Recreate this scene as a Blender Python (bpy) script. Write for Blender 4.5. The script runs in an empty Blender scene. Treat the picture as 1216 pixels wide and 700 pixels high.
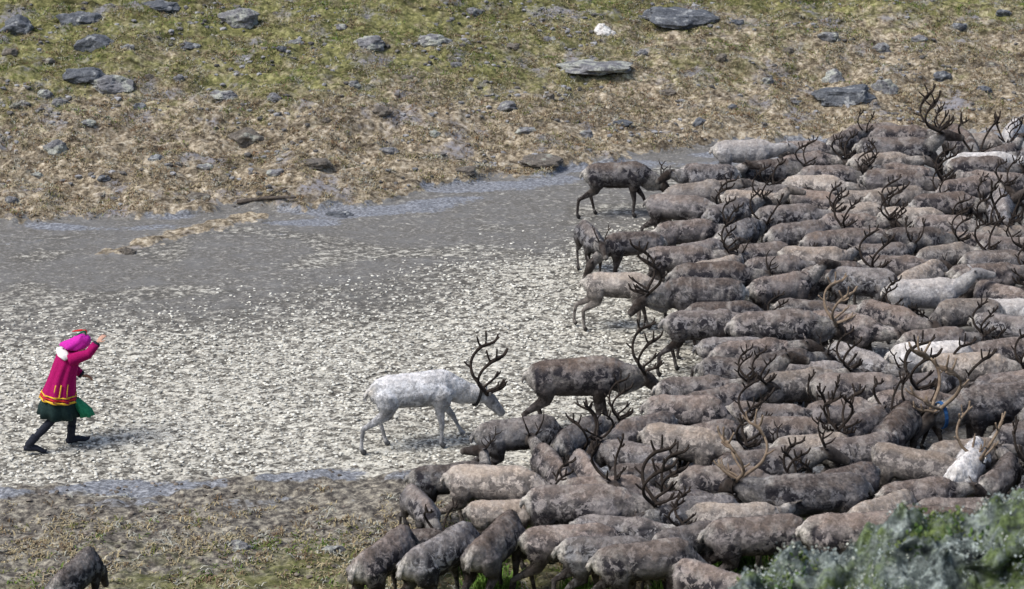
import bpy, bmesh, math, random, time
import numpy as np
from mathutils import Vector, Matrix, noise as mnoise
T0 = time.time()
R = math.radians
sc = bpy.context.scene
# ------------------------------------------------------------------ camera
PITCH = R(19.9); CAMH = 12.1; FPX = 2500.0
cam = bpy.data.cameras.new('camera'); camo = bpy.data.objects.new('camera', cam)
sc.collection.objects.link(camo); sc.camera = camo
camo.location = (0, 0, CAMH); camo.rotation_euler = (math.pi/2 - PITCH, 0, 0)
cam.sensor_width = 36; cam.lens = FPX/1216*36; cam.clip_start = 0.1; cam.clip_end = 2000
cam.dof.use_dof = True; cam.dof.focus_distance = 31; cam.dof.aperture_fstop = 2.8
# ------------------------------------------------------------------ light
SUN_EL, SUN_AZ = 56, 245          # azimuth clockwise from +Y, where the sun stands
w = bpy.data.worlds.new('World'); sc.world = w; w.use_nodes = True
nt = w.node_tree; bg = nt.nodes['Background']
sky = nt.nodes.new('ShaderNodeTexSky'); sky.sky_type = 'NISHITA'; sky.sun_disc = False
sky.sun_elevation = R(SUN_EL); sky.sun_rotation = R(SUN_AZ); sky.dust_density = 3.0; sky.air_density = 1.0
nt.links.new(sky.outputs[0], bg.inputs[0]); bg.inputs[1].default_value = 0.115
sl = bpy.data.lights.new('sun', 'SUN'); so = bpy.data.objects.new('sun', sl); sc.collection.objects.link(so)
sl.energy = 2.1; sl.angle = R(22); sl.color = (1.0, 0.97, 0.92)
a = R(SUN_AZ); e = R(SUN_EL)
sdir = Vector((math.sin(a)*math.cos(e), math.cos(a)*math.cos(e), math.sin(e)))
so.rotation_euler = (-sdir).to_track_quat('-Z', 'Y').to_euler(); so.location = (0, 0, 60)
sc.view_settings.view_transform = 'Standard'; sc.view_settings.look = 'None'
sc.view_settings.gamma = 1; sc.view_settings.use_curve_mapping = False
sc.view_settings.exposure = 0.64
sc.render.engine = 'CYCLES'
C = sc.collection
rng = np.random.default_rng(7); random.seed(7)

# ------------------------------------------------------------------ helpers
def link(o, parent=None):
    C.objects.link(o)
    if parent is not None: o.parent = parent
    return o
def tag(o, label=None, cat=None, group=None, kind=None):
    if label: o['label'] = label
    if cat: o['category'] = cat
    if group: o['group'] = group
    if kind: o['kind'] = kind
    return o
def mesh_np(name, V, F, mat=None, smooth=True, attrs=None, fattr=None):
    """V (n,3); F (m,k) same-size polygons."""
    V = np.asarray(V, np.float32); F = np.asarray(F, np.int32); k = F.shape[1]
    me = bpy.data.meshes.new(name)
    me.vertices.add(len(V)); me.vertices.foreach_set('co', V.ravel())
    me.loops.add(F.size); me.loops.foreach_set('vertex_index', F.ravel())
    me.polygons.add(len(F)); me.polygons.foreach_set('loop_start', np.arange(0, F.size, k, dtype=np.int32))
    me.update(calc_edges=True)
    me.polygons.foreach_set('use_smooth', np.full(len(F), smooth))
    if attrs:
        for n, arr in attrs.items():
            arr = np.asarray(arr, np.float32)
            if arr.ndim == 1:
                at = me.attributes.new(n, 'FLOAT', 'POINT'); at.data.foreach_set('value', arr)
            else:
                at = me.attributes.new(n, 'FLOAT_COLOR', 'POINT'); at.data.foreach_set('color', arr.ravel())
    if mat: me.materials.append(mat)
    return me
def _hash(ix, iy, s):
    h = (ix.astype(np.int64)*374761393 + iy.astype(np.int64)*668265263 + s*974634777) & 0xffffffff
    h = ((h ^ (h >> 13))*1274126177) & 0xffffffff
    return ((h ^ (h >> 16)) & 0xffff)/65535.0
def vn(x, y, s=0):
    """smooth 2-D gradient-like noise about -1..1"""
    ix = np.floor(x); iy = np.floor(y); fx = x-ix; fy = y-iy
    def g(ax, ay):
        t = _hash(ix+ax, iy+ay, s)*6.2831853
        return np.cos(t)*(fx-ax) + np.sin(t)*(fy-ay)
    u = fx*fx*fx*(fx*(fx*6-15)+10); v = fy*fy*fy*(fy*(fy*6-15)+10)
    a0 = g(0,0); b0 = g(1,0); c0 = g(0,1); d0 = g(1,1)
    return 1.5*((a0*(1-u)+b0*u)*(1-v) + (c0*(1-u)+d0*u)*v)
def fbm(x, y, f, octv=4, s=0, gain=.5):
    r = 0; a_ = 1
    for i in range(octv):
        r = r + a_*vn(x*f, y*f, s+i*17); f *= 2.03; a_ *= gain
    return r
def sstep(a_, b_, x):
    t = np.clip((x-a_)/(b_-a_), 0, 1); return t*t*(3-2*t)

# ------------------------------------------------------------------ terrain shape
cP, sP = math.cos(PITCH), math.sin(PITCH)
def ray(px, py):
    dx = (px-608)/FPX; dy = (350-py)/FPX
    return np.array([dx, dy*sP + cP, dy*cP - sP])
def on_plane(px, py, z):
    d = ray(px, py); t = (z-CAMH)/d[2]; return np.array([d[0]*t, d[1]*t, z])
# foot of the hill, as pixels of the photograph laid on the flat
_e = np.array([on_plane(x, y, 0)[:2] for x, y in [(-500, 280), (0, 268), (130, 258), (270, 250), (400, 252), (500, 235), (600, 212), (690, 197), (780, 182), (900, 172), (1216, 160), (1700, 140)]])
def edge_y(x): return np.interp(x, _e[:,0], _e[:,1])
_lo = np.array([on_plane(x, y, 0)[:2] for x, y in [(-500, 590), (0, 582), (180, 572), (330, 566), (420, 560), (520, 556), (700, 560), (1700, 570)]])
def low_y(x): return np.interp(x, _lo[:,0], _lo[:,1])
_s0, _s1 = on_plane(300, 260, 0)[:2], on_plane(128, 302, 0)[:2]
def spit(x, y):
    v = _s1-_s0; t_ = np.clip(((x-_s0[0])*v[0]+(y-_s0[1])*v[1])/(v@v), 0, 1)
    dd = np.sqrt((x-_s0[0]-t_*v[0])**2 + ((y-_s0[1]-t_*v[1])*.8)**2)
    return sstep(.42, .12, dd + .35*t_*.5 + .22*vn(x*1.7, y*1.7, 61) + .12*vn(x*5, y*5, 62))
def Hbase(x, y):
    d = y - edge_y(x)
    hill = 0.205*np.where(d > 1.0, d-.5, np.where(d > 0, d*d*.5, 0))
    hill = np.where(d > 60, .205*(59.5) + (d-60)*.08, hill)
    near = 0.535*(np.sqrt((19.3-y)**2+1.2)+(19.3-y))*.5
    near = np.minimum(near, 10.35 + 0*near)
    und = 0.05*vn(x*.25, y*.25, 3) * sstep(20, 24, y)
    return hill + near + und
def Hfull(x, y):
    d = y - edge_y(x); wob = .55*vn(x*.8, y*.8, 77) + .25*vn(x*2.3, y*2.3, 78)
    hillm = sstep(-.25, .5, d+wob); lowm = sstep(.5, -.4, (y-low_y(x))+wob*.7)
    rough = np.clip(1 - hillm - lowm, 0, 1)*sstep(20, 22, y)
    z = Hbase(x, y); sp_ = spit(x, y); rough = rough*(1-sp_)
    # trampled floor: clods and hoof prints, calmer near the hill where the mud is slick
    calm = sstep(-7.5, -1.5, d + 1.2*vn(x*.35, y*.35, 5))
    clod = .016*vn(x*5.5, y*6.5, 11) + .018*np.abs(vn(x*10, y*11, 12)) + .010*vn(x*18, y*19, 13)
    z = z + rough*(clod*(1-.78*calm) + .012*vn(x*2, y*2.4, 14))
    # tussocky hill
    hum = .16*fbm(x, y, .55, 2, 21) + .15*np.abs(vn(x*1.3, y*1.9, 22)) + .075*np.abs(vn(x*3.1, y*4.4, 23)) + .028*vn(x*7, y*9, 24) + .014*vn(x*14, y*16, 25)
    z = z + sp_*(.07 + .04*vn(x*4, y*4, 63) + .015*vn(x*11, y*11, 64))
    z = z + hillm*hum + .10*sstep(-.1, .25, d+wob)*(1-sstep(.25, 2.5, d+wob))
    hum2 = .07*fbm(x, y, .8, 2, 31) + .06*np.abs(vn(x*2.2, y*2.9, 32)) + .025*vn(x*6, y*8, 33) + .012*vn(x*15, y*17, 34)
    z = z + lowm*hum2*sstep(19, 23, y)
    z = z + sstep(21, 18, y)*(.10*fbm(x, y, .9, 3, 41) + .04*vn(x*4, y*4, 42))
    return z
def H1(x, y): return float(Hfull(np.array([x]), np.array([y]))[0])
def on_ground(px, py):
    d = ray(px, py); ts = np.linspace(20, 75, 1400)
    z = CAMH + d[2]*ts; h = Hfull(d[0]*ts, d[1]*ts)
    i = int(np.argmax(z < h)); t = ts[i]
    return np.array([d[0]*t, d[1]*t, h[i]])

# ------------------------------------------------------------------ materials
def newmat(name, rough=.9, spec=.15):
    m = bpy.data.materials.new(name); m.use_nodes = True
    b = m.node_tree.nodes['Principled BSDF']; b.inputs['Roughness'].default_value = rough
    b.inputs['Specular IOR Level'].default_value = spec
    return m, m.node_tree, b
class NT:
    def __init__(s, t): s.t = t
    def n(s, ty, **kw):
        o = s.t.nodes.new(ty)
        for k, v in kw.items(): setattr(o, k, v)
        return o
    def l(s, a_, b_): s.t.links.new(a_, b_)
    def attr(s, n):
        o = s.n('ShaderNodeAttribute'); o.attribute_name = n; return o
    def noise(s, vec, scale, detail=4, rough=.6, dist=0):
        o = s.n('ShaderNodeTexNoise'); o.inputs['Scale'].default_value = scale; o.inputs['Detail'].default_value = detail
        o.inputs['Roughness'].default_value = rough; o.inputs['Distortion'].default_value = dist
        if vec is not None: s.l(vec, o.inputs['Vector'])
        return o.outputs['Fac']
    def ramp(s, fac, stops):
        o = s.n('ShaderNodeValToRGB'); el = o.color_ramp.elements
        while len(el) < len(stops): el.new(.5)
        for e_, (p, c) in zip(el, stops):
            e_.position = p; e_.color = (*c, 1) if len(c) == 3 else c
        s.l(fac, o.inputs[0]); return o.outputs[0]
    def mix(s, fac, a_, b_, mode='MIX'):
        o = s.n('ShaderNodeMix', data_type='RGBA', blend_type=mode, clamp_factor=True)
        for v, i in ((fac, 0), (a_, 6), (b_, 7)):
            if isinstance(v, (int, float)): o.inputs[i].default_value = v
            elif isinstance(v, tuple): o.inputs[i].default_value = (*v, 1)
            else: s.l(v, o.inputs[i])
        return o.outputs[2]
    def math(s, op, a_, b_=0.0, clamp=False):
        o = s.n('ShaderNodeMath', operation=op, use_clamp=clamp)
        for v, i in ((a_, 0), (b_, 1)):
            if isinstance(v, (int, float)): o.inputs[i].default_value = v
            else: s.l(v, o.inputs[i])
        return o.outputs[0]
    def rng(s, v, a_, b_, c_=0, d_=1):
        o = s.n('ShaderNodeMapRange'); o.inputs[1].default_value = a_; o.inputs[2].default_value = b_
        o.inputs[3].default_value = c_; o.inputs[4].default_value = d_; s.l(v, o.inputs[0]); return o.outputs[0]
    def bump(s, h, strength, dist, bsdf):
        o = s.n('ShaderNodeBump'); o.inputs['Strength'].default_value = strength; o.inputs['Distance'].default_value = dist
        s.l(h, o.inputs['Height']); s.l(o.outputs[0], bsdf.inputs['Normal'])

# ground: zone attributes -> soil types
m_ground, t, b = newmat('ground_soil', .95, .1); q = NT(t)
tc = q.n('ShaderNodeTexCoord'); P = tc.outputs['Object']
zone = q.attr('zone'); zs = q.n('ShaderNodeSeparateColor'); q.l(zone.outputs['Color'], zs.inputs[0])
zpale, zhill, zlow = zs.outputs[0], zs.outputs[1], zs.outputs[2]
zgreen = zone.outputs['Alpha']
mp = q.n('ShaderNodeMapping'); mp.inputs['Rotation'].default_value = (0, 0, R(-25)); mp.inputs['Scale'].default_value = (.8, 1.15, 1)
q.l(P, mp.inputs[0]); PS = mp.outputs[0]
n_big = q.noise(P, .35, 3); n_mid = q.noise(PS, 7.5, 4, .62, .4); n_fine = q.noise(PS, 19, 4, .72); n_str = q.noise(PS, 2.2, 4)
mudc = q.ramp(n_fine, [(.30, (.10, .095, .088)), (.48, (.20, .193, .182)), (.62, (.31, .305, .295)), (.75, (.42, .415, .40))])
mudc = q.mix(q.rng(n_str, .45, .7), mudc, (.25, .25, .25))
crumb = q.math('ADD', q.math('MULTIPLY', n_mid, .60), q.math('MULTIPLY', n_fine, .45))
thr = q.math('SUBTRACT', crumb, q.math('MULTIPLY', q.math('SUBTRACT', 1.0, zpale), .25))
thr = q.math('ADD', thr, q.math('MULTIPLY', q.math('SUBTRACT', n_big, .5), .12))
palec = q.ramp(thr, [(.435, (.07, .066, .057)), (.505, (.19, .18, .155)), (.555, (.42, .405, .35)), (.66, (.64, .62, .54))])
flo = q.mix(zpale, mudc, palec)
n_h = q.noise(P, 2.6, 6, .68); n_h2 = q.noise(P, 9, 5, .7)
hillc = q.ramp(n_h2, [(.31, (.035, .028, .022)), (.44, (.115, .095, .068)), (.55, (.25, .215, .16)), (.70, (.42, .39, .33))])
moss = q.ramp(n_h2, [(.3, (.03, .036, .014)), (.5, (.11, .112, .042)), (.72, (.25, .245, .105))])
gm = q.rng(q.math('ADD', q.math('MULTIPLY', n_h, .8), q.math('MULTIPLY', zgreen, .39)), .55, .77, 0, .92)
hillc = q.mix(gm, hillc, moss)
n_p = q.noise(P, 1.1, 5, .65)
mp2 = q.n('ShaderNodeMapping'); mp2.inputs['Rotation'].default_value = (0, 0, R(-12)); mp2.inputs['Scale'].default_value = (.5, 1.7, 1); q.l(P, mp2.inputs[0])
n_ter = q.noise(mp2.outputs[0], 1.7, 6, .68, .6)
hillc = q.mix(1.0, hillc, q.ramp(n_ter, [(.36, (.46, .44, .43)), (.46, (1.08, 1.06, 1.03)), (.62, (1.48, 1.45, 1.40))]), 'MULTIPLY')
hillc = q.mix(q.math('MULTIPLY', q.rng(n_p, .55, .66), q.rng(n_h2, .38, .52)), hillc, q.mix(n_fine, (.07, .07, .078), (.34, .33, .35)))
lowc = q.ramp(n_h2, [(.34, (.03, .027, .026)), (.47, (.105, .095, .082)), (.57, (.235, .215, .175)), (.68, (.42, .39, .31))])
lowc = q.mix(gm, lowc, moss)
wet0 = q.attr('wet')
wetf = q.math('MULTIPLY', q.rng(q.math('ADD', wet0.outputs['Fac'], q.math('MULTIPLY', q.math('SUBTRACT', n_h2, .5), 1.6)), .32, .62), q.rng(wet0.outputs['Fac'], .02, .12))
edgen = q.math('MULTIPLY', q.math('SUBTRACT', n_h2, .5), 1.8)
zh2 = q.rng(q.math('ADD', zhill, q.math('MULTIPLY', edgen, q.rng(zhill, .0, .06))), .38, .6)
zl2 = q.rng(q.math('ADD', zlow, q.math('MULTIPLY', edgen, q.rng(zlow, .0, .06))), .38, .6)
col = q.mix(zh2, flo, hillc); col = q.mix(zl2, col, lowc)
wetf = q.math('MULTIPLY', wetf, q.math('SUBTRACT', 1.0, zh2))
col = q.mix(wetf, col, q.ramp(n_fine, [(.34, (.07, .073, .08)), (.5, (.17, .178, .195)), (.66, (.36, .375, .40))]))
q.l(col, b.inputs['Base Color'])
q.l(q.rng(wetf, 0, 1, .95, .55), b.inputs['Roughness'])
q.bump(q.math('ADD', n_mid, n_fine), .5, .03, b)

# coat: obj.color = base tint, alpha = strength of the dark markings
def coat_material(name, fur):
    m, t, b = newmat(name, .92, .05); q = NT(t)
    tc = q.n('ShaderNodeTexCoord'); oi = q.n('ShaderNodeObjectInfo')
    cm = q.attr('coat'); s_ = q.n('ShaderNodeSeparateColor'); q.l(cm.outputs['Color'], s_.inputs[0])
    dark, pale, warm = s_.outputs; black = cm.outputs['Alpha']
    off = q.n('ShaderNodeVectorMath', operation='ADD'); cmb = q.n('ShaderNodeCombineXYZ')
    lk = q.n('ShaderNodeVectorMath', operation='SCALE'); q.l(oi.outputs['Location'], lk.inputs[0]); lk.inputs['Scale'].default_value = 3.7
    q.l(tc.outputs['Object'], off.inputs[0]); q.l(lk.outputs[0], off.inputs[1]); P = off.outputs[0]
    n1 = q.noise(P, 4.5, 4, .62, .4); n2 = q.noise(P, 17, 4, .7); n3 = q.noise(P, 2.0, 2)
    al = oi.outputs['Alpha']
    n4 = q.noise(P, 8.5, 5, .68, .6)
    flank = q.mix(.42, oi.outputs['Color'], (.27, .27, .285))
    c = q.mix(q.math('MULTIPLY', warm, q.rng(n4, .28, .6, .45, 1)), flank,
              q.mix(.40, oi.outputs['Color'], (.25, .19, .15)))
    patch = q.math('MULTIPLY', q.rng(n4, .45, .505), q.math('MULTIPLY', q.math('SUBTRACT', 1.0, q.math('MULTIPLY', warm, .55)), q.rng(n3, .36, .50, .25, .96)))
    c = q.mix(q.math('MULTIPLY', patch, al), c, (.020, .019, .024))
    lp = q.math('MULTIPLY', q.rng(n1, .52, .68), .45)
    c = q.mix(lp, c, (.42, .39, .36))
    c = q.mix(q.math('MULTIPLY', dark, al), c, (.034, .026, .021))
    c = q.mix(q.math('MULTIPLY', q.math('MULTIPLY', pale, q.rng(n3, .38, .56, .15, 1)), q.rng(n2, .3, .6, .45, 1)), c, (.58, .55, .50))
    c = q.mix(1.0, c, q.ramp(n2, [(.28, (.62, .62, .63)), (.5, (.95, .95, .95)), (.72, (1.32, 1.30, 1.28))]), 'MULTIPLY')
    if fur:
        sh = q.attr('shade'); v = q.n('ShaderNodeCombineColor')
        for i in range(3): q.l(sh.outputs['Fac'], v.inputs[i])
        c = q.mix(1.0, c, v.outputs[0], 'MULTIPLY')
    c = q.mix(black, c, (.012, .011, .010))
    q.l(c, b.inputs['Base Color'])
    b.inputs['Sheen Weight'].default_value = .03; b.inputs['Sheen Roughness'].default_value = .6
    if not fur: q.bump(q.math('ADD', n2, q.noise(P, 45, 3, .7)), .6, .02, b)
    return m
m_coat = coat_material('reindeer_coat', False); m_fur = coat_material('reindeer_fur', True)
def simple(name, c1, c2, scale=12, rough=.85, spec=.2, bump=.3, dist=.01):
    m, t, b = newmat(name, rough, spec); q = NT(t); tc = q.n('ShaderNodeTexCoord')
    n1 = q.noise(tc.outputs['Object'], scale, 5, .65)
    q.l(q.ramp(n1, [(.3, c1), (.7, c2)]), b.inputs['Base Color'])
    if bump: q.bump(n1, bump, dist, b)
    return m
m_antler = simple('antler_velvet_dark', (.010, .008, .007), (.042, .032, .026), 14, .9)
m_antler_tan = simple('antler_velvet_tan', (.12, .085, .06), (.28, .22, .16), 14, .9)
m_black = simple('collar_black', (.01, .01, .01), (.03, .03, .03))
m_blue = simple('tag_blue', (.015, .06, .16), (.03, .10, .24))
m_white = simple('tag_white', (.7, .7, .68), (.8, .8, .78))

# ------------------------------------------------------------------ the ground sheet
def lines(lo, hi, step, far_lo, far_hi):
    mid = np.arange(lo, hi, step); out = [mid]
    s_ = step; p = lo; L = []
    while p > far_lo: s_ *= 1.25; p -= s_; L.append(p)
    out.insert(0, np.array(L[::-1]))
    s_ = step; p = mid[-1]; L = []
    while p < far_hi: s_ *= 1.25; p += s_; L.append(p)
    out.append(np.array(L)); return np.concatenate(out)
gx = lines(-11.2, 12.2, .036, -400, 400); gy = lines(22.5, 50.5, .042, -300, 600)
X, Y = np.meshgrid(gx, gy); Z = Hfull(X.ravel(), Y.ravel())
Xf, Yf = X.ravel(), Y.ravel()
d = Yf - edge_y(Xf); wob = .55*vn(Xf*.8, Yf*.8, 77) + .25*vn(Xf*2.3, Yf*2.3, 78) + .18*vn(Xf*6, Yf*7, 79)
hillm = np.maximum(sstep(-.12, .22, d+wob), spit(Xf, Yf)); dl = Yf - low_y(Xf)
lowm = sstep(.15, -.35, dl+wob*.7)
nearh = sstep(22, 20, Yf)
calm = sstep(-7.2, -1.8, d + .9*vn(Xf*.45, Yf*.45, 5) + .10*(Xf+3)*-1.0)
pale = np.maximum(np.maximum(1-calm, .55), .80*sstep(-.05, .45, vn(Xf*.45, Yf*.8, 72)+.15*sstep(-2, -7, Xf))*sstep(-.4, -1.2, d))*(1-.85*sstep(2.9, 4.4, Xf + .5*vn(Xf*.6, Yf*.6, 71) - .08*(Yf-31)))
gband = .8*sstep(-1.0, -3.4, dl + 1.1*vn(Xf*.5, Yf*.5, 91))
hgreen = .92*sstep(.8, 8.0, d + 2.2*vn(Xf*.3, Yf*.3, 92) + 1.0*vn(Xf*.9, Yf*.9, 93)) + .05
green = np.clip(np.where(lowm > .5, gband, hgreen) + nearh, 0, 1)
wet = np.clip(sstep(.30, .05, np.abs(dl+.12+.35*vn(Xf*.7, Yf*.9, 95)))*sstep(-.15, .3, vn(Xf*.9, Yf*2, 96)+.25) , 0, 1)
wet = np.maximum(wet, .85*sstep(-1.7, -.5, d+wob*.5)*(1-hillm)*sstep(-.1, .35, vn(Xf*.5, Yf*1.4, 97)+.15))
wet = np.maximum(wet, .6*lowm*sstep(-1.6, -.3, dl)*sstep(.1, .4, vn(Xf*1.1, Yf*2.4, 98)))
wet = wet*(1-nearh)
zonec = np.stack([pale*(1-hillm), hillm, np.maximum(lowm, nearh), green], 1)
nx, ny = len(gx), len(gy)
i0 = (np.arange(ny-1)[:,None]*nx + np.arange(nx-1)[None,:]).ravel()
F = np.stack([i0, i0+1, i0+nx+1, i0+nx], 1)
me = mesh_np('ground', np.stack([Xf, Yf, Z], 1), F, m_ground, True, {'zone': zonec, 'wet': wet})
ground = link(bpy.data.objects.new('ground', me)); tag(ground, kind='structure')
ground['label'] = 'trampled pale mud floor rising into a tussocky rocky hillside'
print('ground', len(F), time.time()-T0)

# ------------------------------------------------------------------ reindeer bodies
def ring_tube(sections, n=14):
    """sections: (centre, half width, half height, side vector). closed tube."""
    V = []; F = []
    cs = [Vector(s[0]) for s in sections]
    for i, s in enumerate(sections):
        tng = (cs[min(i+1, len(cs)-1)] - cs[max(i-1, 0)]).normalized()
        side = Vector(s[3]) if len(s) > 3 else Vector((0, 1, 0))
        side = (side - tng*side.dot(tng)).normalized(); up = tng.cross(side)
        if len(s) <= 3 and abs(tng.y) > .9: side = Vector((1,0,0)); up = tng.cross(side)
        for k in range(n):
            a_ = 2*math.pi*k/n; V.append(cs[i] + side*math.cos(a_)*s[1] + up*math.sin(a_)*s[2])
    m = len(sections)
    for i in range(m-1):
        for k in range(n):
            F.append((i*n+k, i*n+(k+1)%n, (i+1)*n+(k+1)%n, (i+1)*n+k))
    V.append(cs[0]); V.append(cs[-1]); a0 = len(V)-2; b0 = len(V)-1
    for k in range(n):
        F.append((a0, (k+1)%n, k)); F.append((b0, (m-1)*n+k, (m-1)*n+(k+1)%n))
    return V, F
def remesh(tubes, voxel, smooth_it=5, name='body'):
    V = []; F = []
    for v, f in tubes:
        o = len(V); V += [tuple(p) for p in v]; F += [tuple(i+o for i in q_) for q_ in f]
    me = bpy.data.meshes.new(name); me.from_pydata(V, [], F); me.update()
    bm = bmesh.new(); bm.from_mesh(me); bmesh.ops.recalc_face_normals(bm, faces=bm.faces); bm.to_mesh(me); bm.free()
    ob = bpy.data.objects.new('temporary', me); C.objects.link(ob)
    r = ob.modifiers.new('r', 'REMESH'); r.mode = 'VOXEL'; r.voxel_size = voxel; r.use_smooth_shade = True
    s_ = ob.modifiers.new('s', 'SMOOTH'); s_.iterations = smooth_it; s_.factor = .5
    dg = bpy.context.evaluated_depsgraph_get(); out = bpy.data.meshes.new_from_object(ob.evaluated_get(dg))
    bpy.data.objects.remove(ob); bpy.data.meshes.remove(me); out.name = name
    return out
def rot_yp(yaw, pitch):
    """direction: yaw left, pitch up (degrees)"""
    return Vector((math.cos(R(yaw))*math.cos(R(pitch)), math.sin(R(yaw))*math.cos(R(pitch)), math.sin(R(pitch))))

def build_reindeer(pose):
    """pose: neck=(yaw,pitch,len) head=(yaw,pitch) legs=[fl,fr,hl,hr] of (swing,lift) bulk mane"""
    bulk = pose.get('bulk', 1.0); mane = pose.get('mane', 1.0); rr = random.Random(pose.get('seed', 1))
    tubes = []; skel = []           # skel: point, radius, region, t
    trunk = [(-.69,.885,.035,.035),(-.66,.875,.11,.10),(-.58,.855,.178,.165),(-.42,.825,.222,.212),(-.2,.79,.238,.245),(.05,.785,.245,.255),(.25,.80,.255,.235),(.40,.81,.25,.195),(.52,.815,.205,.15),(.60,.815,.13,.09)]
    ar_ = pose.get('arch', .03); trunk = [(x*.93, z + ar_*(1-(x/.62)**2) - max(0, -x-.45)*.16, hh, hw) for x, z, hh, hw in trunk]
    secs = [((x, 0, z), hw*bulk*.82, hh*(.55+.45*bulk)) for x, z, hh, hw in trunk]
    tv, tf = ring_tube(secs, 20)
    for j, p in enumerate(tv[:len(secs)*20]):
        s_ = secs[j//20]; k_ = max(0., (p.z - s_[0][2])/s_[2]); p.y *= 1 - .42*k_**1.5
    tubes.append((tv, tf))
    for (x, z, hh, hw) in trunk[1:]: skel.append((Vector((x,0,z)), min(hh,hw), 0, x))
    # withers ridge
    tubes.append(ring_tube([((.08,0,.965),.025,.05),((.24,0,1.0),.05,.085),((.37,0,.985),.045,.09),((.46,0,.90),.03,.05)], 10))
    # neck
    ny_, np_, nl = pose['neck']; nb = Vector((.41, 0, .84)); d1 = rot_yp(ny_*.45, np_*.75 - 4); d2 = rot_yp(ny_, np_)
    p0 = nb; p1 = nb + d1*nl*.5; p2 = p1 + d2*nl*.5
    sd = lambda dd: Vector((0,0,1)).cross(dd).normalized() if abs(dd.z) < .98 else Vector((0,1,0))
    secs = [(p0 - d1*.10, .12*bulk, .20, sd(d1)), (p0 + d1*.06, .115*mane, .18*mane, sd(d1)), (p1 - Vector((0,0,.015)), .095*mane, .145*mane, sd(d2)), (p1*.45+p2*.55, .082*mane, .12*mane, sd(d2)), (p2, .07, .09, sd(d2)), (p2+d2*.05, .045, .06, sd(d2))]
    tubes.append(ring_tube(secs, 14))
    for s_ in secs[1:5]: skel.append((s_[0], s_[1], 1, 0))
    if mane > 1.1:      # hanging throat hair
        tubes.append(ring_tube([(p0+d1*.02+Vector((0,0,-.13)),.05,.07,sd(d1)),(p1+Vector((0,0,-.15*mane)),.045,.085,sd(d1)),(p2+Vector((0,0,-.10)),.03,.05,sd(d1))], 10))
    # head
    hy, hp = pose['head']; hd = rot_yp(hy, hp); hs = sd(hd); hu = hd.cross(hs); hb = p2 + d2*.02
    hb = hb + hu*.02
    for tt, hw, hh, up_ in ((-.03,.045,.05,0),):
        pass
    hsec = [(-.05,.045,.055,.0),(0,.072,.088,0),(.07,.080,.098,-.006),(.14,.070,.092,-.012),(.22,.056,.076,-.016),(.29,.052,.066,-.018),(.345,.052,.060,-.02),(.375,.036,.038,-.022)]
    secs = [(hb + hd*a_ + hu*u_, hw, hh, hs) for a_, hw, hh, u_ in hsec]
    tubes.append(ring_tube(secs, 12))
    for (a_, hw, hh, u_), s_ in zip(hsec, secs): skel.append((s_[0], hw, 2, a_))
    for s_ in (-1, 1):   # ears
        eb = hb + hs*s_*.055 + hu*.045 - hd*.02; ed = (hs*s_*.8 + hu*.35 - hd*.45).normalized()
        tubes.append(ring_tube([(eb-ed*.02,.016,.014,hd),(eb+ed*.05,.028,.013,hd),(eb+ed*.10,.024,.012,hd),(eb+ed*.14,.008,.007,hd)], 8))
        skel.append((eb+ed*.07, .02, 6, 0))
    # tail
    tubes.append(ring_tube([((-.57,0,.91),.03,.03),((-.65,0,.885),.04,.03),((-.69,0,.80),.035,.025),((-.68,0,.74),.015,.012)], 8))
    skel.append((Vector((-.67,0,.84)), .03, 5, 0))
    # legs
    feet = []
    for i, (sw, lift) in enumerate(pose['legs']):
        s_ = 1 if i % 2 == 0 else -1; y = .13*s_*(.6+.4*bulk)
        if i < 2:
            J = [((.33,y*.8,.90),.07,.10),((.345,y*1.02,.80),.088,.16),((.33,y*1.02,.66),.075,.125),((.31+sw*.25,y,.53+lift*.1),.052,.07),((.34+sw*.55+lift*.5,y*.96,.33+lift*.35),.034,.040),((.335+sw*.8+lift*.15,y*.92,.19+lift*.6),.025,.029),((.33+sw*.98,y*.9,.085+lift*.95),.027,.030),((.352+sw-lift*.1,y*.9,.035+lift),.040,.040),((.385+sw-lift*.1,y*.9,.012+lift),.036,.046)]
        else:
            J = [((-.38,y*.7,.92),.07,.10),((-.40,y*.95,.82),.098,.185),((-.39+sw*.08,y*1.04,.68),.090,.155),((-.37+sw*.3,y,.545+lift*.3),.058,.095),((-.50+sw*.5,y*.97,.445+lift*.5),.036,.055),((-.575+sw*.72-lift*.2,y*.95,.375+lift*.6),.031,.040),((-.555+sw*.9-lift*.15,y*.92,.22+lift*.8),.026,.030),((-.54+sw-lift*.1,y*.9,.09+lift),.028,.031),((-.518+sw-lift*.1,y*.9,.038+lift),.040,.040),((-.485+sw-lift*.1,y*.9,.012+lift),.036,.046)]
        tubes.append(ring_tube([(Vector(c), a_, b_, (0,1,0)) for c, a_, b_ in J], 10))
        for j, (c, a_, b_) in enumerate(J):
            if j >= 3: skel.append((Vector(c), a_, 4 if j >= len(J)-2 else 3, c[2]))
        # intermediate samples so nearest-point works on long shanks
        for j in range(3, len(J)-1):
            m_ = (Vector(J[j][0])+Vector(J[j+1][0]))/2
            skel.append((m_, (J[j][1]+J[j+1][1])/2, 4 if j >= len(J)-3 and j+1 >= len(J)-2 and m_.z < .07 else 3, m_.z))
    me = remesh(tubes, .0155, 4)
    n = len(me.vertices); co = np.empty(n*3, np.float32); me.vertices.foreach_get('co', co); co = co.reshape(-1, 3)
    nr = np.empty(n*3, np.float32); me.vertices.foreach_get('normal', nr); nr = nr.reshape(-1, 3)
    SP = np.array([tuple(s_[0]) for s_ in skel]); SR = np.array([s_[1] for s_ in skel]); SG = np.array([s_[2] for s_ in skel]); ST = np.array([s_[3] for s_ in skel])
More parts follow.
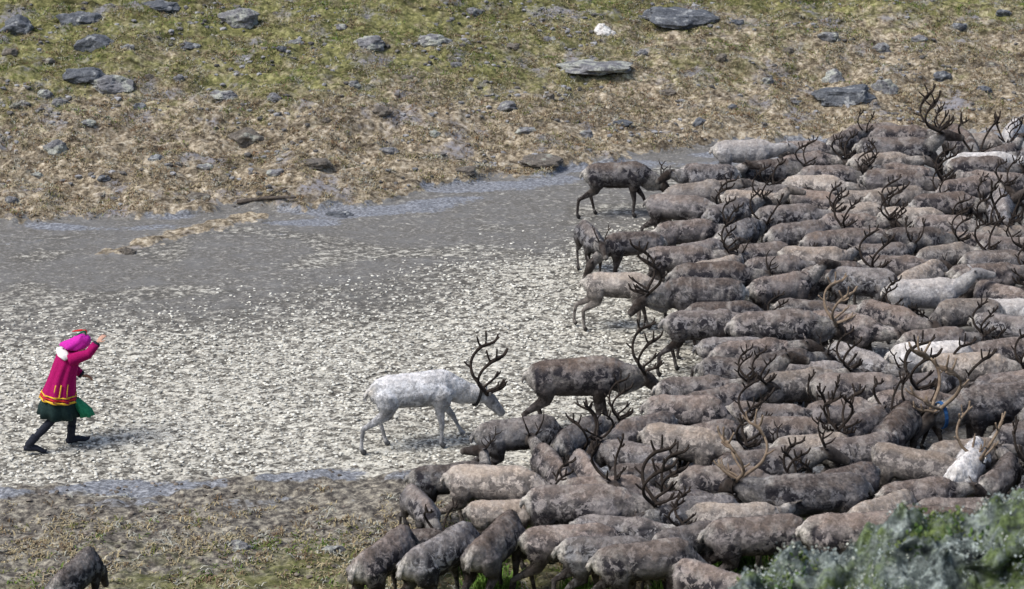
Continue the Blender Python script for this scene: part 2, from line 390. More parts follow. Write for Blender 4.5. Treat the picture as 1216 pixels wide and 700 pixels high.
    D = np.sqrt(((co[:,None,:]-SP[None])**2).sum(2)) - SR[None]; k = D.argmin(1); reg = SG[k]; tt = ST[k]
    # shaggy lumps
    lump = np.array([.9*mnoise.noise(Vector(p)*4.5+Vector((0,pose['seed']*2.3,0))) + .7*mnoise.noise(Vector(p)*9+Vector((pose['seed']*3.1,0,0))) + .6*mnoise.noise(Vector(p)*22) for p in co])
    amp = np.where((reg == 0) | (reg == 1), .009, np.where(reg == 5, .006, .002))
    co = co + nr*(lump*amp)[:,None]; xx0 = co[:,0].copy()
    bend = pose.get('bend', 0)
    if bend: co[:,1] += bend*np.where(xx0 < .1, (xx0-.1)**2, 0)
    co[:,2] -= min(co[:,2].min(), .0) if False else co[:,2].min()
    me.vertices.foreach_set('co', co.astype(np.float32).ravel()); me.update()
    zz = co[:,2]; xx = co[:,0]
    dark = np.zeros(n); pal = np.zeros(n); warm = np.zeros(n); blk = np.zeros(n)
    tr = (reg == 0) | ((reg == 3) & (zz > .5)); 
    warm[:] = np.where(tr, np.clip((zz-.955+.05*lump)/.07, 0, 1), 0)
    dark[:] = np.where(tr, .88*np.clip(1-np.abs(zz-.60)/.27+.25*lump, 0, 1), 0)
    pal[:] = np.where(tr, .85*np.clip((-.53-xx)/.08, 0, 1)*np.clip((zz-.62)/.1, 0, 1), 0)
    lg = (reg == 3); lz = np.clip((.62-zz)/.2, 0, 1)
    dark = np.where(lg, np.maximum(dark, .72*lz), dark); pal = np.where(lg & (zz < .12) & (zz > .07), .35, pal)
    pal = np.where(reg == 1, .42, pal); dark = np.where(reg == 1, .15, dark)
    hd_ = reg == 2; dark = np.where(hd_, .84, dark); pal = np.where(hd_ & (tt > .33), .25, pal); blk = np.where(hd_ & (tt > .37), .6, blk)
    dark = np.where(reg == 6, .45, dark); pal = np.where(reg == 5, .8, pal); blk = np.where(reg == 4, .85, blk)
    for s_ in (-1, 1):
        ep = np.array(hb + hd*.09 + hs*s_*.072 + hu*.02); blk = np.where(((co-ep)**2).sum(1) < .02**2, 1, blk)
    # soften region borders
    E = np.empty(len(me.edges)*2, np.int32); me.edges.foreach_get('vertices', E); E = E.reshape(-1, 2)
    A = np.stack([dark, pal, warm, blk], 1); deg = np.bincount(E.ravel(), minlength=n)[:,None]
    for _ in range(3):
        S = np.zeros_like(A)
        for c in range(4):
            S[:,c] = np.bincount(E[:,0], A[E[:,1],c], n) + np.bincount(E[:,1], A[E[:,0],c], n)
        A = .4*A + .6*S/np.maximum(deg, 1)
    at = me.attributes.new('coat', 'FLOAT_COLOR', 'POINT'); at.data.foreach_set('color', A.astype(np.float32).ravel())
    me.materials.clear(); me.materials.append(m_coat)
    # fur: short locks lying along the body
    me.calc_loop_triangles(); tri = np.empty(len(me.loop_triangles)*3, np.int32); me.loop_triangles.foreach_get('vertices', tri); tri = tri.reshape(-1, 3)
    treg = reg[tri[:,0]]; ok = ((treg == 0) | (treg == 1) | (treg == 5) | ((treg == 3) & (zz[tri[:,0]] > .5)))
    tri = tri[ok]; pa = co[tri[:,0]]; pb = co[tri[:,1]]; pc = co[tri[:,2]]
    ar = np.linalg.norm(np.cross(pb-pa, pc-pa), axis=1); r_ = np.random.default_rng(pose['seed'])
    N = 6500; ids = r_.choice(len(tri), N, p=ar/ar.sum()); u = r_.random((N,2)); u[u.sum(1) > 1] = 1-u[u.sum(1) > 1]
    base = pa[ids] + (pb-pa)[ids]*u[:,:1] + (pc-pa)[ids]*u[:,1:]
    nn = nr[tri[ids,0]]; flow = np.array([-.85, 0, -.5])[None] + r_.normal(0, .35, (N,3))
    flow = flow - nn*(flow*nn).sum(1)[:,None]; flow /= np.linalg.norm(flow, axis=1)[:,None]+1e-6
    L = r_.uniform(.018, .045, N)[:,None]; tip = base + (flow + nn*r_.uniform(.12, .42, N)[:,None])*L
    sidev = np.cross(flow, nn); wv = r_.uniform(.004, .009, N)[:,None]
    FV = np.empty((N*3, 3)); FV[0::3] = base - sidev*wv - nn*.004; FV[1::3] = base + sidev*wv - nn*.004; FV[2::3] = tip
    fc = np.repeat(A[tri[ids,0]], 3, 0); shd = np.repeat(r_.uniform(.78, 1.22, N), 3)
    fur = mesh_np('fur', FV, np.arange(N*3).reshape(-1,3), m_fur, False, {'coat': fc, 'shade': shd})
    fur.polygons.foreach_set('use_smooth', np.full(N, True)); fur.normals_split_custom_set_from_vertices(np.repeat(nn + .25*flow, 3, 0).tolist())
    M = Matrix((hd, hs, hu)).transposed().to_4x4(); M.translation = hb
    return dict(body=me, fur=fur, head=M, neck=(p1, p2, d2), foot=0)

POSES = {
 'stand':  dict(neck=(0, 12, .46), head=(0, -28), legs=[(.0,0),(.05,0),(-.02,0),(.06,0)]),
 'walk_a': dict(neck=(4, 2, .46), head=(6, -36), legs=[(.17,0),(-.15,0),(-.14,0),(.16,0)]),
 'walk_b': dict(neck=(-6, 16, .46), head=(-8, -22), legs=[(-.13,0),(.16,.04),(.15,0),(-.16,0)]),
 'graze':  dict(neck=(5, -42, .50), head=(5, -62), legs=[(.08,0),(-.10,0),(-.08,0),(.08,0)]),
 'left':   dict(neck=(48, 10, .46), head=(70, -26), legs=[(.06,0),(-.06,0),(.05,0),(-.05,0)]),
 'right':  dict(neck=(-48, 8, .46), head=(-72, -26), legs=[(-.06,0),(.06,0),(-.05,0),(.07,0)]),
 'back':   dict(neck=(85, 34, .46), head=(150, -6), legs=[(.05,0),(-.08,0),(-.14,0),(.12,0)]),
 'alert':  dict(neck=(3, 42, .46), head=(8, -8), legs=[(.03,0),(-.05,0),(.05,0),(-.05,0)]),
 'low':    dict(neck=(2, -27, .48), head=(2, -56), legs=[(.28,.05),(-.02,0),(.12,0),(-.22,0)], mane=1.15, bulk=1.05),
 'bull':   dict(neck=(2, -7, .48), head=(4, -44), legs=[(.10,0),(-.08,0),(.13,0),(-.14,0)], mane=1.3, bulk=1.12),
 'bull_b': dict(neck=(-30, 10, .48), head=(-45, -30), legs=[(.0,0),(.08,0),(-.05,0),(.06,0)], mane=1.3, bulk=1.1),
 'lead':   dict(neck=(2, -22, .58), head=(2, -50), legs=[(.30,.05),(-.02,0),(.12,0),(-.24,0)], mane=1.1, bulk=1.05),
 'run':    dict(neck=(-4, -4, .46), head=(-6, -26), legs=[(.16,0),(.02,.02),(-.26,.03),(-.06,0)], bulk=.88),
}
PROTO = {}
for i, (k, p) in enumerate(POSES.items()):
    p['seed'] = i+1; p['bend'] = {'left': .30, 'right': -.30, 'graze': .14, 'bull_b': -.18, 'walk_b': -.10, 'back': .2}.get(k, 0); p['arch'] = [.03, .05, .01, .06, .035, .02, .04, .015, .03, .03, .045, .05, .05][i]; PROTO[k] = build_reindeer(p)
print('reindeer bodies', time.time()-T0, [len(p['body'].polygons) for p in PROTO.values()])

# ------------------------------------------------------------------ antlers (in head space: x to the nose, y left, z up)
def sweep(path, radii, n=7):
    secs = [(p, r_, r_*.88, (0, .3, 1)) for p, r_ in zip(path, radii)]
    return ring_tube(secs, n)
def curve(pts, n):
    pts = [Vector(p) for p in pts]; out = []
    m = len(pts)-1
    for i in range(n+1):
        u = i/n*m; j = min(int(u), m-1); f = u-j
        a_ = pts[max(j-1,0)]; b_ = pts[j]; c = pts[j+1]; d_ = pts[min(j+2,m)]
        out.append(.5*((2*b_)+(c-a_)*f+(2*a_-5*b_+4*c-d_)*f*f+(3*b_-a_-3*c+d_)*f*f*f))
    return out
def antler_mesh(name, s, size, seed, mat):
    rr = random.Random(seed); J = lambda a_: rr.uniform(-a_, a_)
    V = []; F = []
    def add(tube):
        o = len(V); V.extend(tube[0]); F.extend(tuple(i+o for i in f) for f in tube[1])
    b = Vector((-.01, .045*s, .06))
    if size == 'S':
        pts = [b, b+Vector((-.05, .05*s, .12)), b+Vector((-.06, .10*s, .24)), b+Vector((-.01, .13*s+J(.02), .36+J(.04)))]
        c = curve(pts, 9); add(sweep(c, [.017-.001*i for i in range(10)], 6))
        add(sweep(curve([c[2], c[2]+Vector((.08, .01*s, .03)), c[2]+Vector((.14, .0, .08))], 4), [.012,.011,.010,.009,.006], 6))
        if rr.random() < .7: add(sweep(curve([c[6], c[6]+Vector((-.06, .02*s, .05)), c[6]+Vector((-.08, .03*s, .11))], 4), [.012,.011,.010,.008,.005], 6))
    else:
        k = {'M': .60, 'L': .76, 'X': .88}[size]
        sp = 1+J(.18); bk = 1+J(.2)
        pts = [b, b+Vector((-.10*bk, .07*s*sp, .10))*k, b+Vector((-.24*bk, .17*s*sp, .26))*k, b+Vector((-.26*bk, .27*s*sp, .48))*k,
               b+Vector((-.12, .31*s*sp, .68+J(.04)))*k, b+Vector((.06+J(.05), .27*s*sp, .82+J(.05)))*k]
        c = curve(pts, 16); rb = .027*(.75+.25*k)
        add(sweep(c, [rb*(1.15 if i < 2 else 1.0-.022*i) for i in range(17)], 8))
        def tine(i, off, r_=.019, blunt=.7):
            p = c[i]; pts_ = [p] + [p+Vector((o[0], o[1]*s, o[2]))*k for o in off]
            cc = curve(pts_, 6); add(sweep(cc, [r_*(1-(1-blunt)*j/6) for j in range(7)], 6)); return cc
        if s > 0 or rr.random() < .6:    # shovel over the brow
            t_ = tine(0, [(.10, -.005, .06), (.22, -.02, .10), (.30, -.025, .17+J(.03))], .020)
            for q_ in (3, 5): 
                p = t_[q_]; add(sweep(curve([p, p+Vector((.03, .01*s, .06))*k, p+Vector((.04, .015*s, .12))*k], 3), [.014,.013,.012,.008], 6))
        t_ = tine(2, [(.10, .05, .07), (.21, .09, .16), (.26, .10, .27+J(.04))], .020)
        p = t_[4]; add(sweep(curve([p, p+Vector((.07, .03*s, .05))*k, p+Vector((.11, .05*s, .12))*k], 3), [.015,.014,.012,.008], 6))
        tine(8, [(-.06, .01, .03), (-.13, .02, .09)], .015)
        for q_, (i, off) in enumerate([(13, [(-.05, .0, .07), (-.10, -.02, .17+J(.04))]), (14, [(.01, .03, .08), (-.01, .05, .19+J(.05))]), (15, [(.07, -.02, .05), (.13, -.05, .13+J(.04))]), (16, [(.05, .01, .07), (.07, .02, .16)]), (12, [(.08, .02, .02), (.15, .03, .08)])]):
            if q_ < 4 or size == 'X' or rr.random() < .5: tine(i, off, .018)
        if size != 'M':      # flattened palm between the upper tines
            add(ring_tube([(c[11], .022*k, .020, (1,0,.3)), (c[13], .036*k, .018, (1,0,.3)), (c[15], .038*k, .016, (1,0,.3)), (c[16]+Vector((.03,0,.03)), .02*k, .010, (1,0,.3))], 8))
    me = bpy.data.meshes.new(name); me.from_pydata([tuple(v) for v in V], [], F)
    me.polygons.foreach_set('use_smooth', np.full(len(F), True)); me.materials.append(mat); me.update()
    return me
ANT = {}
for size in 'SMLX':
    for v in range(5):
        for mk, mat in (('d', m_antler), ('t', m_antler_tan)):
            ANT[size, v, mk] = [antler_mesh('antler', s, size, 50+v*7+ord(size), mat) for s in (1, -1)]

# collar and ear tag shapes
def collar_mesh(p, dirn, r_, mat):
    secs = []; V = []; F = []; n = 16
    dd = dirn.normalized(); sd = Vector((0,0,1)).cross(dd).normalized(); up = dd.cross(sd)
    prof = [(-.022, 1.0), (.022, 1.0), (.022, 1.08), (-.022, 1.08)]
    for k in range(n):
        a_ = 2*math.pi*k/n
        for o, q_ in prof: V.append(p + dd*o + sd*math.cos(a_)*r_[0]*q_ + up*math.sin(a_)*r_[1]*q_)
    for k in range(n):
        for j in range(4):
            F.append((k*4+j, ((k+1)%n)*4+j, ((k+1)%n)*4+(j+1)%4, k*4+(j+1)%4))
    me = bpy.data.meshes.new('collar'); me.from_pydata([tuple(v) for v in V], [], F); me.materials.append(mat); me.update(); return me

COATS = {  # base tint, strength of dark markings
 'brown': ((.205, .172, .155), 1.0, 'brown'), 'dark': ((.085, .072, .067), 1.0, 'dark brown'), 'grey': ((.235, .225, .225), 1.0, 'grey'),
 'pale': ((.44, .38, .32), .7, 'pale fawn'), 'white': ((.78, .77, .76), .38, 'whitish'), 'ash': ((.70, .71, .73), .50, 'whitish')}
ANTW = {'N': 'no visible antlers', 'S': 'short spike antlers', 'M': 'medium antlers', 'L': 'large branching antlers', 'X': 'huge many-tined antlers'}
class Deer:
    def __init__(s, x, y, hd=0, coat='brown', ant='N', pose=None, sc=1.0, label=None, fixed=False, at='d', collar=None, tagc=None, real=True):
        s.sc = sc; s.hd = hd; s.coat = coat; s.ant = ant; s.pose = pose; s.label = label; s.fixed = fixed; s.at = at; s.collar = collar; s.tagc = tagc
        if real:
            p = on_plane(x, y, 1.02*sc); s.x, s.y = p[0], p[1]
        else: s.x, s.y = x, y
        s.px, s.py = x, y
def finish_deer(D, idx):
    rr = random.Random(900+idx)
    if D.pose is None:
        D.pose = rr.choices(['stand','walk_a','walk_b','graze','left','right','alert','low'], [4,5,4,2,2,2,.6,1])[0] if D.ant in 'NSM' else rr.choice(['bull','bull_b','bull','walk_a','low'])
    pr = PROTO[D.pose]; c = COATS[D.coat]; j = rr.choice([rr.uniform(.6, .9), rr.uniform(.9, 1.2), rr.uniform(1.1, 1.5)]); wm = rr.uniform(-.012, .012)
    root = bpy.data.objects.new('reindeer', None); root.empty_display_size = .3; link(root)
    z = H1(D.x, D.y)
    ch, sh = math.cos(R(D.hd)), math.sin(R(D.hd))
    fz = [H1(D.x + D.sc*(a_*ch - b_*sh), D.y + D.sc*(a_*sh + b_*ch)) for a_, b_ in ((.37,.12),(.37,-.12),(-.5,.12),(-.5,-.12))]
    pit = math.atan2((fz[0]+fz[1])/2 - (fz[2]+fz[3])/2, .87*D.sc); z = sum(fz)/4
    root.location = (D.x, D.y, z-.008); root.rotation_euler = (0, -pit*.9, R(D.hd)); root.scale = (D.sc,)*3 if D.fixed else (D.sc*rr.uniform(.9, 1.03), D.sc*rr.uniform(.9, 1.1), D.sc*rr.uniform(.92, 1.08))
    colr = (max(.02, c[0][0]*j+wm), c[0][1]*j, max(.02, c[0][2]*j-wm*.6), c[1])
    b_ = link(bpy.data.objects.new('body', pr['body']), root); b_.color = colr
    f_ = link(bpy.data.objects.new('fur', pr['fur']), root); f_.color = colr
    if D.ant != 'N':
        v = rr.randrange(5); asc = rr.uniform(.85, 1.12)
        for me in ANT[D.ant, v, D.at]:
            a_ = link(bpy.data.objects.new('antler', me), root); a_.matrix_local = pr['head'] @ Matrix.Rotation(R(-min(42, max(25, -POSES[D.pose]['head'][1]-8))), 4, 'Y') @ Matrix.Scale(asc, 4)
    if D.collar:
        p1, p2, d2 = pr['neck']; col_ = collar_mesh(p1.lerp(p2, .62), d2, (.095*POSES[D.pose].get('mane', 1), .125*POSES[D.pose].get('mane', 1)), {'black': m_black, 'blue': m_blue}[D.collar])
        link(bpy.data.objects.new('collar', col_), root)
    if D.tagc:
        hM = pr['head']; bm = bmesh.new(); bmesh.ops.create_cube(bm, size=1); bmesh.ops.scale(bm, vec=(.05, .012, .07), verts=bm.verts)
        bmesh.ops.bevel(bm, geom=bm.edges, offset=.004, segments=1)
        me = bpy.data.meshes.new('ear_tag'); bm.to_mesh(me); bm.free(); me.materials.append({'blue': m_blue, 'white': m_white}[D.tagc])
        o = link(bpy.data.objects.new('ear_tag', me), root)
        o.matrix_local = hM @ Matrix.Translation((-.06, -.125, .055)) if D.tagc == 'white' else Matrix.Translation((-.60, -.17, .42)) @ Matrix.Scale(2.0, 4)
    return root

# ------------------------------------------------------------------ the herd: back-line centre in the photograph, heading (0 = right, 90 = away), coat, antlers
HERD = []
def U(x, y, hd, coat, ant, pose, sc_, label, **kw): HERD.append(Deer(x, y, hd, coat, ant, pose, sc_, label, True, **kw))
U(494, 450, 12, 'ash', 'L', 'lead', 1.03, 'white bull reindeer with black collar and tall dark antlers walking alone, head low', collar='black')
U(684, 434, 4, 'dark', 'L', 'bull', 1.08, 'dark brown bull lowering a wide rack of antlers at the open ground edge')
U(733, 197, 2, 'dark', 'S', 'low', .98, 'dark slim reindeer with short antlers stepping in front of the grassy bank')
U(699, 272, 283, 'grey', 'S', 'stand', .86, 'grey reindeer facing out from the herd with short V-shaped antlers')
U(752, 281, 196, 'dark', 'N', 'graze', .86, 'dark brown reindeer with rounded back turned towards the V-antlered one')
U(736, 330, -8, 'pale', 'N', 'run', .92, 'pale fawn young reindeer with thin dark collar trotting into the herd', collar='black')
U(845, 318, 3, 'dark', 'S', 'walk_a', 1.04, 'dark grey-brown reindeer with pale neck standing broadside behind the trotting fawn')
U(838, 374, 2, 'grey', 'N', 'walk_b', .97, 'grey reindeer with rusty belly standing broadside above bare pale ground')
U(622, 511, 18, 'grey', 'N', 'graze', .94, 'grey reindeer humped below the dark bull with its head down')
U(535, 557, 14, 'dark', 'S', 'back', .84, 'small dark reindeer turning its head back towards the white bull')
U(588, 562, -8, 'pale', 'M', 'low', .96, 'pale tan reindeer with white rump and dark antlers, head lowered')
U(500, 596, 292, 'grey', 'M', 'low', .74, 'small grey antlered reindeer, head down, facing out before the pale tan one')
U(492, 640, 8, 'dark', 'N', 'graze', .6, 'small dark calf grazing behind the rump of larger reindeer')
U(458, 652, 62, 'brown', 'N', 'graze', .95, 'brown reindeer seen from behind at the outer lower corner of the herd')
U(548, 652, 52, 'grey', 'N', 'graze', 1.0, 'grey-brown reindeer with dark hindquarters beside the blue-tagged one')
U(603, 640, 68, 'brown', 'N', 'graze', 1.0, 'brown reindeer seen from behind with a blue tag by its hind leg', tagc='blue')
U(648, 640, 5, 'brown', 'N', 'low', .94, 'brown reindeer walking past the blue-tagged one with head stretched forward')
U(712, 652, 8, 'grey', 'N', 'graze', .93, 'grey-brown curly coated reindeer with pale rump at the grassy lower edge')
U(772, 657, 14, 'brown', 'N', 'graze', .98, 'light brown reindeer with grey shoulder patch grazing in green grass')
U(842, 672, 318, 'brown', 'L', 'low', .92, 'brown bull with forked dark antlers grazing next to the lichened rock')
U(90, 676, 76, 'brown', 'N', 'graze', .82, 'lone brown-grey reindeer with only its rump showing in the bottom grass')
U(692, 585, -6, 'brown', 'L', 'bull', 1.04, 'brown bull with long curved black antlers above the curly coated reindeer')
U(602, 608, 0, 'pale', 'N', 'graze', .7, 'small shaggy pale calf squeezed behind the brown reindeer')
U(1004, 613, 2, 'brown', 'N', 'graze', 1.1, 'broad-backed brown reindeer right behind the lichened rock')
U(906, 626, 12, 'brown', 'N', 'graze', 1.02, 'brown reindeer grazing beside the broad-backed one at the rock')
U(1145, 538, 66, 'white', 'N', 'graze', .95, 'whitish speckled reindeer with round rump above the lichened rock')
U(1108, 413, 3, 'white', 'S', 'graze', .98, 'cream white reindeer with dark speckled flank deep in the herd')
U(1098, 333, 3, 'white', 'N', 'alert', .98, 'white reindeer raising its head above the packed brown backs')
U(1168, 186, 0, 'white', 'N', 'stand', 1.0, 'white-backed reindeer under the widest antlers near the back of the herd')
U(884, 170, 0, 'white', 'N', 'stand', .95, 'white-backed reindeer at the rear edge of the herd below the bank')
U(1062, 168, 352, 'dark', 'X', 'alert', 1.12, 'dark bull carrying the tallest antlers at the rear of the herd')
U(1143, 158, 275, 'dark', 'X', 'bull', 1.08, 'dark bull facing forward with bushy antlers beside the tallest-antlered bull')
U(1188, 236, 262, 'grey', 'X', 'bull', 1.05, 'grey-faced bull with very wide comb-like antlers facing out of the herd')
U(962, 574, 186, 'dark', 'X', 'bull_b', 1.08, 'dark bull with sprawling brown antlers facing against the herd above the rock', at='t')
U(1186, 462, 198, 'brown', 'X', 'bull', 1.12, 'big brown bull with pale antlers, white chest and dark blue collar', at='t', collar='blue')
U(915, 371, 4, 'brown', 'L', 'bull', 1.05, 'brown bull with tall tan antlers and pale rump in the herd', at='t')
U(1078, 540, 340, 'pale', 'L', 'left', .95, 'tan reindeer with a white ear tag and one pale curved antler', at='t', tagc='white')
U(767, 550, 176, 'dark', 'N', 'graze', .72, 'small dark calf among larger reindeer below the pale-antlered head')
def h(*rows):
    for r_ in rows: HERD.append(Deer(*r_))
h((850,188,0,'brown','N'),(955,176,20,'brown','M'),(1000,153,0,'brown','N'),(960,158,5,'brown','N'),(1035,146,0,'brown','N'),(1072,151,0,'brown','N'),
  (1195,146,250,'white','L'),(1172,149,0,'pale','N'),(1180,166,0,'brown','N'),(870,206,0,'brown','L'),(806,229,0,'brown','L','bull'),
  (815,258,0,'brown','N'),(825,276,0,'grey','N'),(905,190,15,'dark','L'),(915,216,0,'grey','N'),(982,196,0,'brown','L','bull'),(968,211,0,'pale','N'),
  (968,226,0,'brown','S'),(938,241,0,'grey','M','walk_a',1.08),(1010,250,0,'brown','N'),(1018,236,5,'pale','L','bull'),(1030,263,0,'brown','M'),
  (1066,207,0,'dark','N'),(1108,208,-20,'brown','M'),(1065,227,0,'pale','M'),(1083,238,0,'pale','L'),(1130,237,0,'brown','N'),(1120,258,0,'brown','L','bull_b'),
  (1155,264,0,'brown','N'),(1196,262,0,'pale','N'),(1085,265,-30,'dark','L'),(1200,284,0,'brown','N'),(1127,290,5,'pale','M'),(1178,292,0,'brown','L'),
  (910,287,3,'brown','M'),(982,297,0,'pale','N'),(990,313,10,'brown','L'),(946,326,18,'brown','N'),(1032,322,0,'grey','N','graze'),(1067,306,0,'brown','N'),
  (1090,316,0,'pale','S'),(1008,348,0,'brown','N'),(1150,350,184,'pale','M','graze'),(1194,345,0,'white','N'),(1165,316,0,'brown','N'),(1183,328,0,'brown','N'),
  (1060,363,0,'brown','N','stand',1.08),(1102,379,0,'brown','N','walk_a',1.05),(1196,364,-5,'grey','M'),(925,410,2,'dark','N','walk_a',1.05),(960,352,25,'dark','N'),
  (1128,397,0,'brown','N'),(1092,438,3,'grey','L'),(1035,402,-40,'grey','S'),(1190,408,0,'brown','L'),(1196,428,0,'brown','N'),
  (1085,465,3,'brown','N','walk_b',1.05),(1100,495,10,'dark','M','low',1.05),(995,470,4,'brown','M'),(958,455,4,'pale','N'),(1005,455,0,'brown','L','bull'),
  (968,429,0,'grey','N'),(926,479,10,'brown','N'),(920,499,2,'brown','L','bull_b'),(827,450,5,'brown','N'),(850,464,3,'brown','M'),(828,480,2,'brown','N'),
  (845,494,8,'brown','L'),(802,518,20,'pale','M'),(870,522,0,'dark','S'),(905,538,2,'brown','N'),(860,568,2,'brown','M','walk_a',1.12),(682,514,40,'grey','L','bull_b'),
  (722,516,170,'grey','L'),(752,512,200,'brown','M'),(700,552,300,'brown','M','alert'),(735,572,0,'brown','L'),(790,585,0,'grey','S'),
  (886,604,4,'pale','N'),(832,617,15,'grey','N'),(840,597,200,'grey','N'),(1000,556,180,'dark','M'),(1040,500,180,'brown','M'),(770,605,0,'grey','M'),(1150,425,0,'pale','M','bull'),(1003,526,0,'pale','N','graze'),(1048,530,0,'brown','N'),(1172,524,0,'pale','N'),(1196,542,75,'brown','N'),
  (1197,572,60,'grey','N'),(1100,556,8,'brown','N'),(1052,572,0,'pale','N'),(1095,592,0,'dark','M'),(1138,592,0,'brown','N'),
  (880,440,0,'dark','N'),(870,350,0,'dark','M'),(880,262,0,'grey','L','bull'),(1050,282,0,'brown','M'),(1140,312,0,'brown','M'),
  (660,545,120,'brown','S'))
# let the packed bodies find room without passing through each other
NH = len(HERD)
for i, D in enumerate(HERD):
    if not D.fixed:
        rj = random.Random(i)
        if D.ant == 'N' and rj.random() < (.55 if D.y > 35 else .22): D.ant = rj.choice('SMM')
        if D.ant == 'N' and D.pose is None: D.pose = rj.choice(['stand', 'walk_a', 'walk_b', 'alert', 'left', 'right', 'graze'])
        D.hd += rj.choice([rj.uniform(-12, 12), rj.uniform(-25, 30), rj.uniform(-45, 50)]); D.sc *= rj.uniform(.82, .95)
P_ = np.array([[D.x, D.y] for D in HERD]); DIRS = np.array([[math.cos(R(D.hd)), math.sin(R(D.hd))] for D in HERD]); SC = np.array([D.sc for D in HERD])
FIX = np.array([.12 if D.fixed else 1.0 for D in HERD])
def spheres(P_, DIRS, SC): return np.stack([P_ + DIRS*(o*SC)[:,None] for o in (-.45, -.15, .15, .42, .80)], 1)
OFFR = np.array([.19, .20, .20, .185, .10]); 
def relax(P_, DIRS, SC, FIX, its):
    for it in range(its):
        S = spheres(P_, DIRS, SC); n = len(P_); mv = np.zeros_like(P_)
        dv = S[:,None,:,None,:] - S[None,:,None,:,:]                     # i j a b 2
        dist = np.sqrt((dv**2).sum(-1))+1e-6
        rad = (OFFR[None]*SC[:,None]); need = rad[:,None,:,None] + rad[None,:,None,:]
        pen = np.clip(need - dist, 0, None); pen[np.arange(n), np.arange(n)] = 0
        push = (dv/dist[...,None]*pen[...,None]).sum((2,3))                # i j 2
        wgt = FIX[:,None]/(FIX[:,None]+FIX[None,:])
        mv = (push*wgt[...,None]).sum(1)*.28
        P_ = P_ + np.clip(mv, -.08, .08)
    return P_, pen.max()
P_, pm = relax(P_, DIRS, SC, FIX, 60)
# fill the gaps of the pack
poly = [(800,232),(840,196),(950,165),(1240,150),(1300,300),(1300,640),(1020,640),(880,660),(770,640),(700,600),(640,560),(760,510),(870,420),(800,330)]
PW = np.array([on_plane(x, y+62, 0)[:2] for x, y in poly])
def inside(p):
    c = False; j = len(PW)-1
    for i in range(len(PW)):
        if (PW[i,1] > p[1]) != (PW[j,1] > p[1]) and p[0] < (PW[j,0]-PW[i,0])*(p[1]-PW[i,1])/(PW[j,1]-PW[i,1])+PW[i,0]: c = not c
        j = i
    return c
rf = random.Random(5)
lo = PW.min(0); hi = PW.max(0); added = 0
for _ in range(5000):
    p = np.array([rf.uniform(lo[0], hi[0]), rf.uniform(lo[1], hi[1])])
    if not inside(p): continue
    hd = rf.choice([0, 0, 8, 15, -16, 24, -25, 184, 35, 165]); dv = np.array([math.cos(R(hd)), math.sin(R(hd))]); s_ = rf.uniform(.86, 1.02)
    S = spheres(P_, DIRS, SC).reshape(-1, 2); mine = np.stack([p+dv*o*s_ for o in (-.45,-.15,.15,.42,.8)])
    rad = (OFFR[None]*SC[:,None]).ravel(); dd = np.sqrt(((mine[:,None]-S[None])**2).sum(2)) - rad[None] - (OFFR*s_)[:,None]
    if dd.min() < -.01: continue
    D = Deer(0, 0, hd, rf.choices(['brown','dark','grey','pale'], [5,2,3,2])[0], rf.choices('NSML', [5,1,2,2])[0], None, s_, real=False)
    HERD.append(D); P_ = np.vstack([P_, p]); DIRS = np.vstack([DIRS, dv]); SC = np.append(SC, s_); FIX = np.append(FIX, 1.0); added += 1
P_, pm = relax(P_, DIRS, SC, FIX, 40)
print('herd', NH, 'added', added, 'overlap', pm, time.time()-T0)
LAND = ['the white collared bull', 'the dark wide-antlered bull', 'the dark slim reindeer', 'the grey V-antlered reindeer', 'the dark rounded reindeer', 'the trotting fawn', 'the dark broadside reindeer', 'the rusty-bellied grey reindeer', 'the humped grey reindeer', 'the small dark head-turner', 'the pale tan reindeer', 'the grey downhill-facing one', 'the small dark calf', 'the outer corner reindeer', 'the dark-hindquartered reindeer', 'the blue-tagged reindeer', 'the brown neck-stretching reindeer', 'the curly coated reindeer', 'the grey-shouldered reindeer', 'the fork-antlered bull', 'the lone bottom reindeer', 'the curved-antlered brown bull', 'the shaggy pale calf', 'the broad-backed brown reindeer', 'the brown grazer at the rock', 'the whitish round-rumped reindeer', 'the cream speckled reindeer', 'the white head-raiser', 'the rear white-backed reindeer', 'the edge white-backed reindeer', 'the tallest-antlered bull', 'the bushy-antlered bull', 'the comb-antlered bull', 'the sprawling-antlered bull', 'the blue-collared bull', 'the tan-antlered bull', 'the white-tagged reindeer', 'the dark calf in the pack']
NU = sum(1 for D in HERD if D.fixed)
for i, D in enumerate(HERD):
    D.x, D.y = float(P_[i,0]), float(P_[i,1])
    o = finish_deer(D, i)
    if D.label: tag(o, D.label, 'reindeer', 'reindeer of the herd')
    else:
        dist = np.sqrt(((P_[:NU]-P_[i])**2).sum(1)); k = int(dist.argmin())
        far = 'behind' if P_[i,1] > P_[k,1]+.35 else ('in front of' if P_[i,1] < P_[k,1]-.35 else 'beside')
        pz = {'graze': ', head down,', 'low': ', head low,', 'alert': ', head raised,', 'left': ', head turned,', 'right': ', head turned,', 'bull_b': ', head turned,'}.get(D.pose, '')
        an = {'N': 'without antlers', 'S': 'with spike antlers', 'M': 'with medium antlers', 'L': 'with large antlers', 'X': 'with huge antlers'}[D.ant]
        tag(o, f"{COATS[D.coat][2]} {'reindeer' if D.ant in 'NS' else 'bull'} {an}{pz} {far} {LAND[k]}", 'reindeer', 'reindeer of the herd')

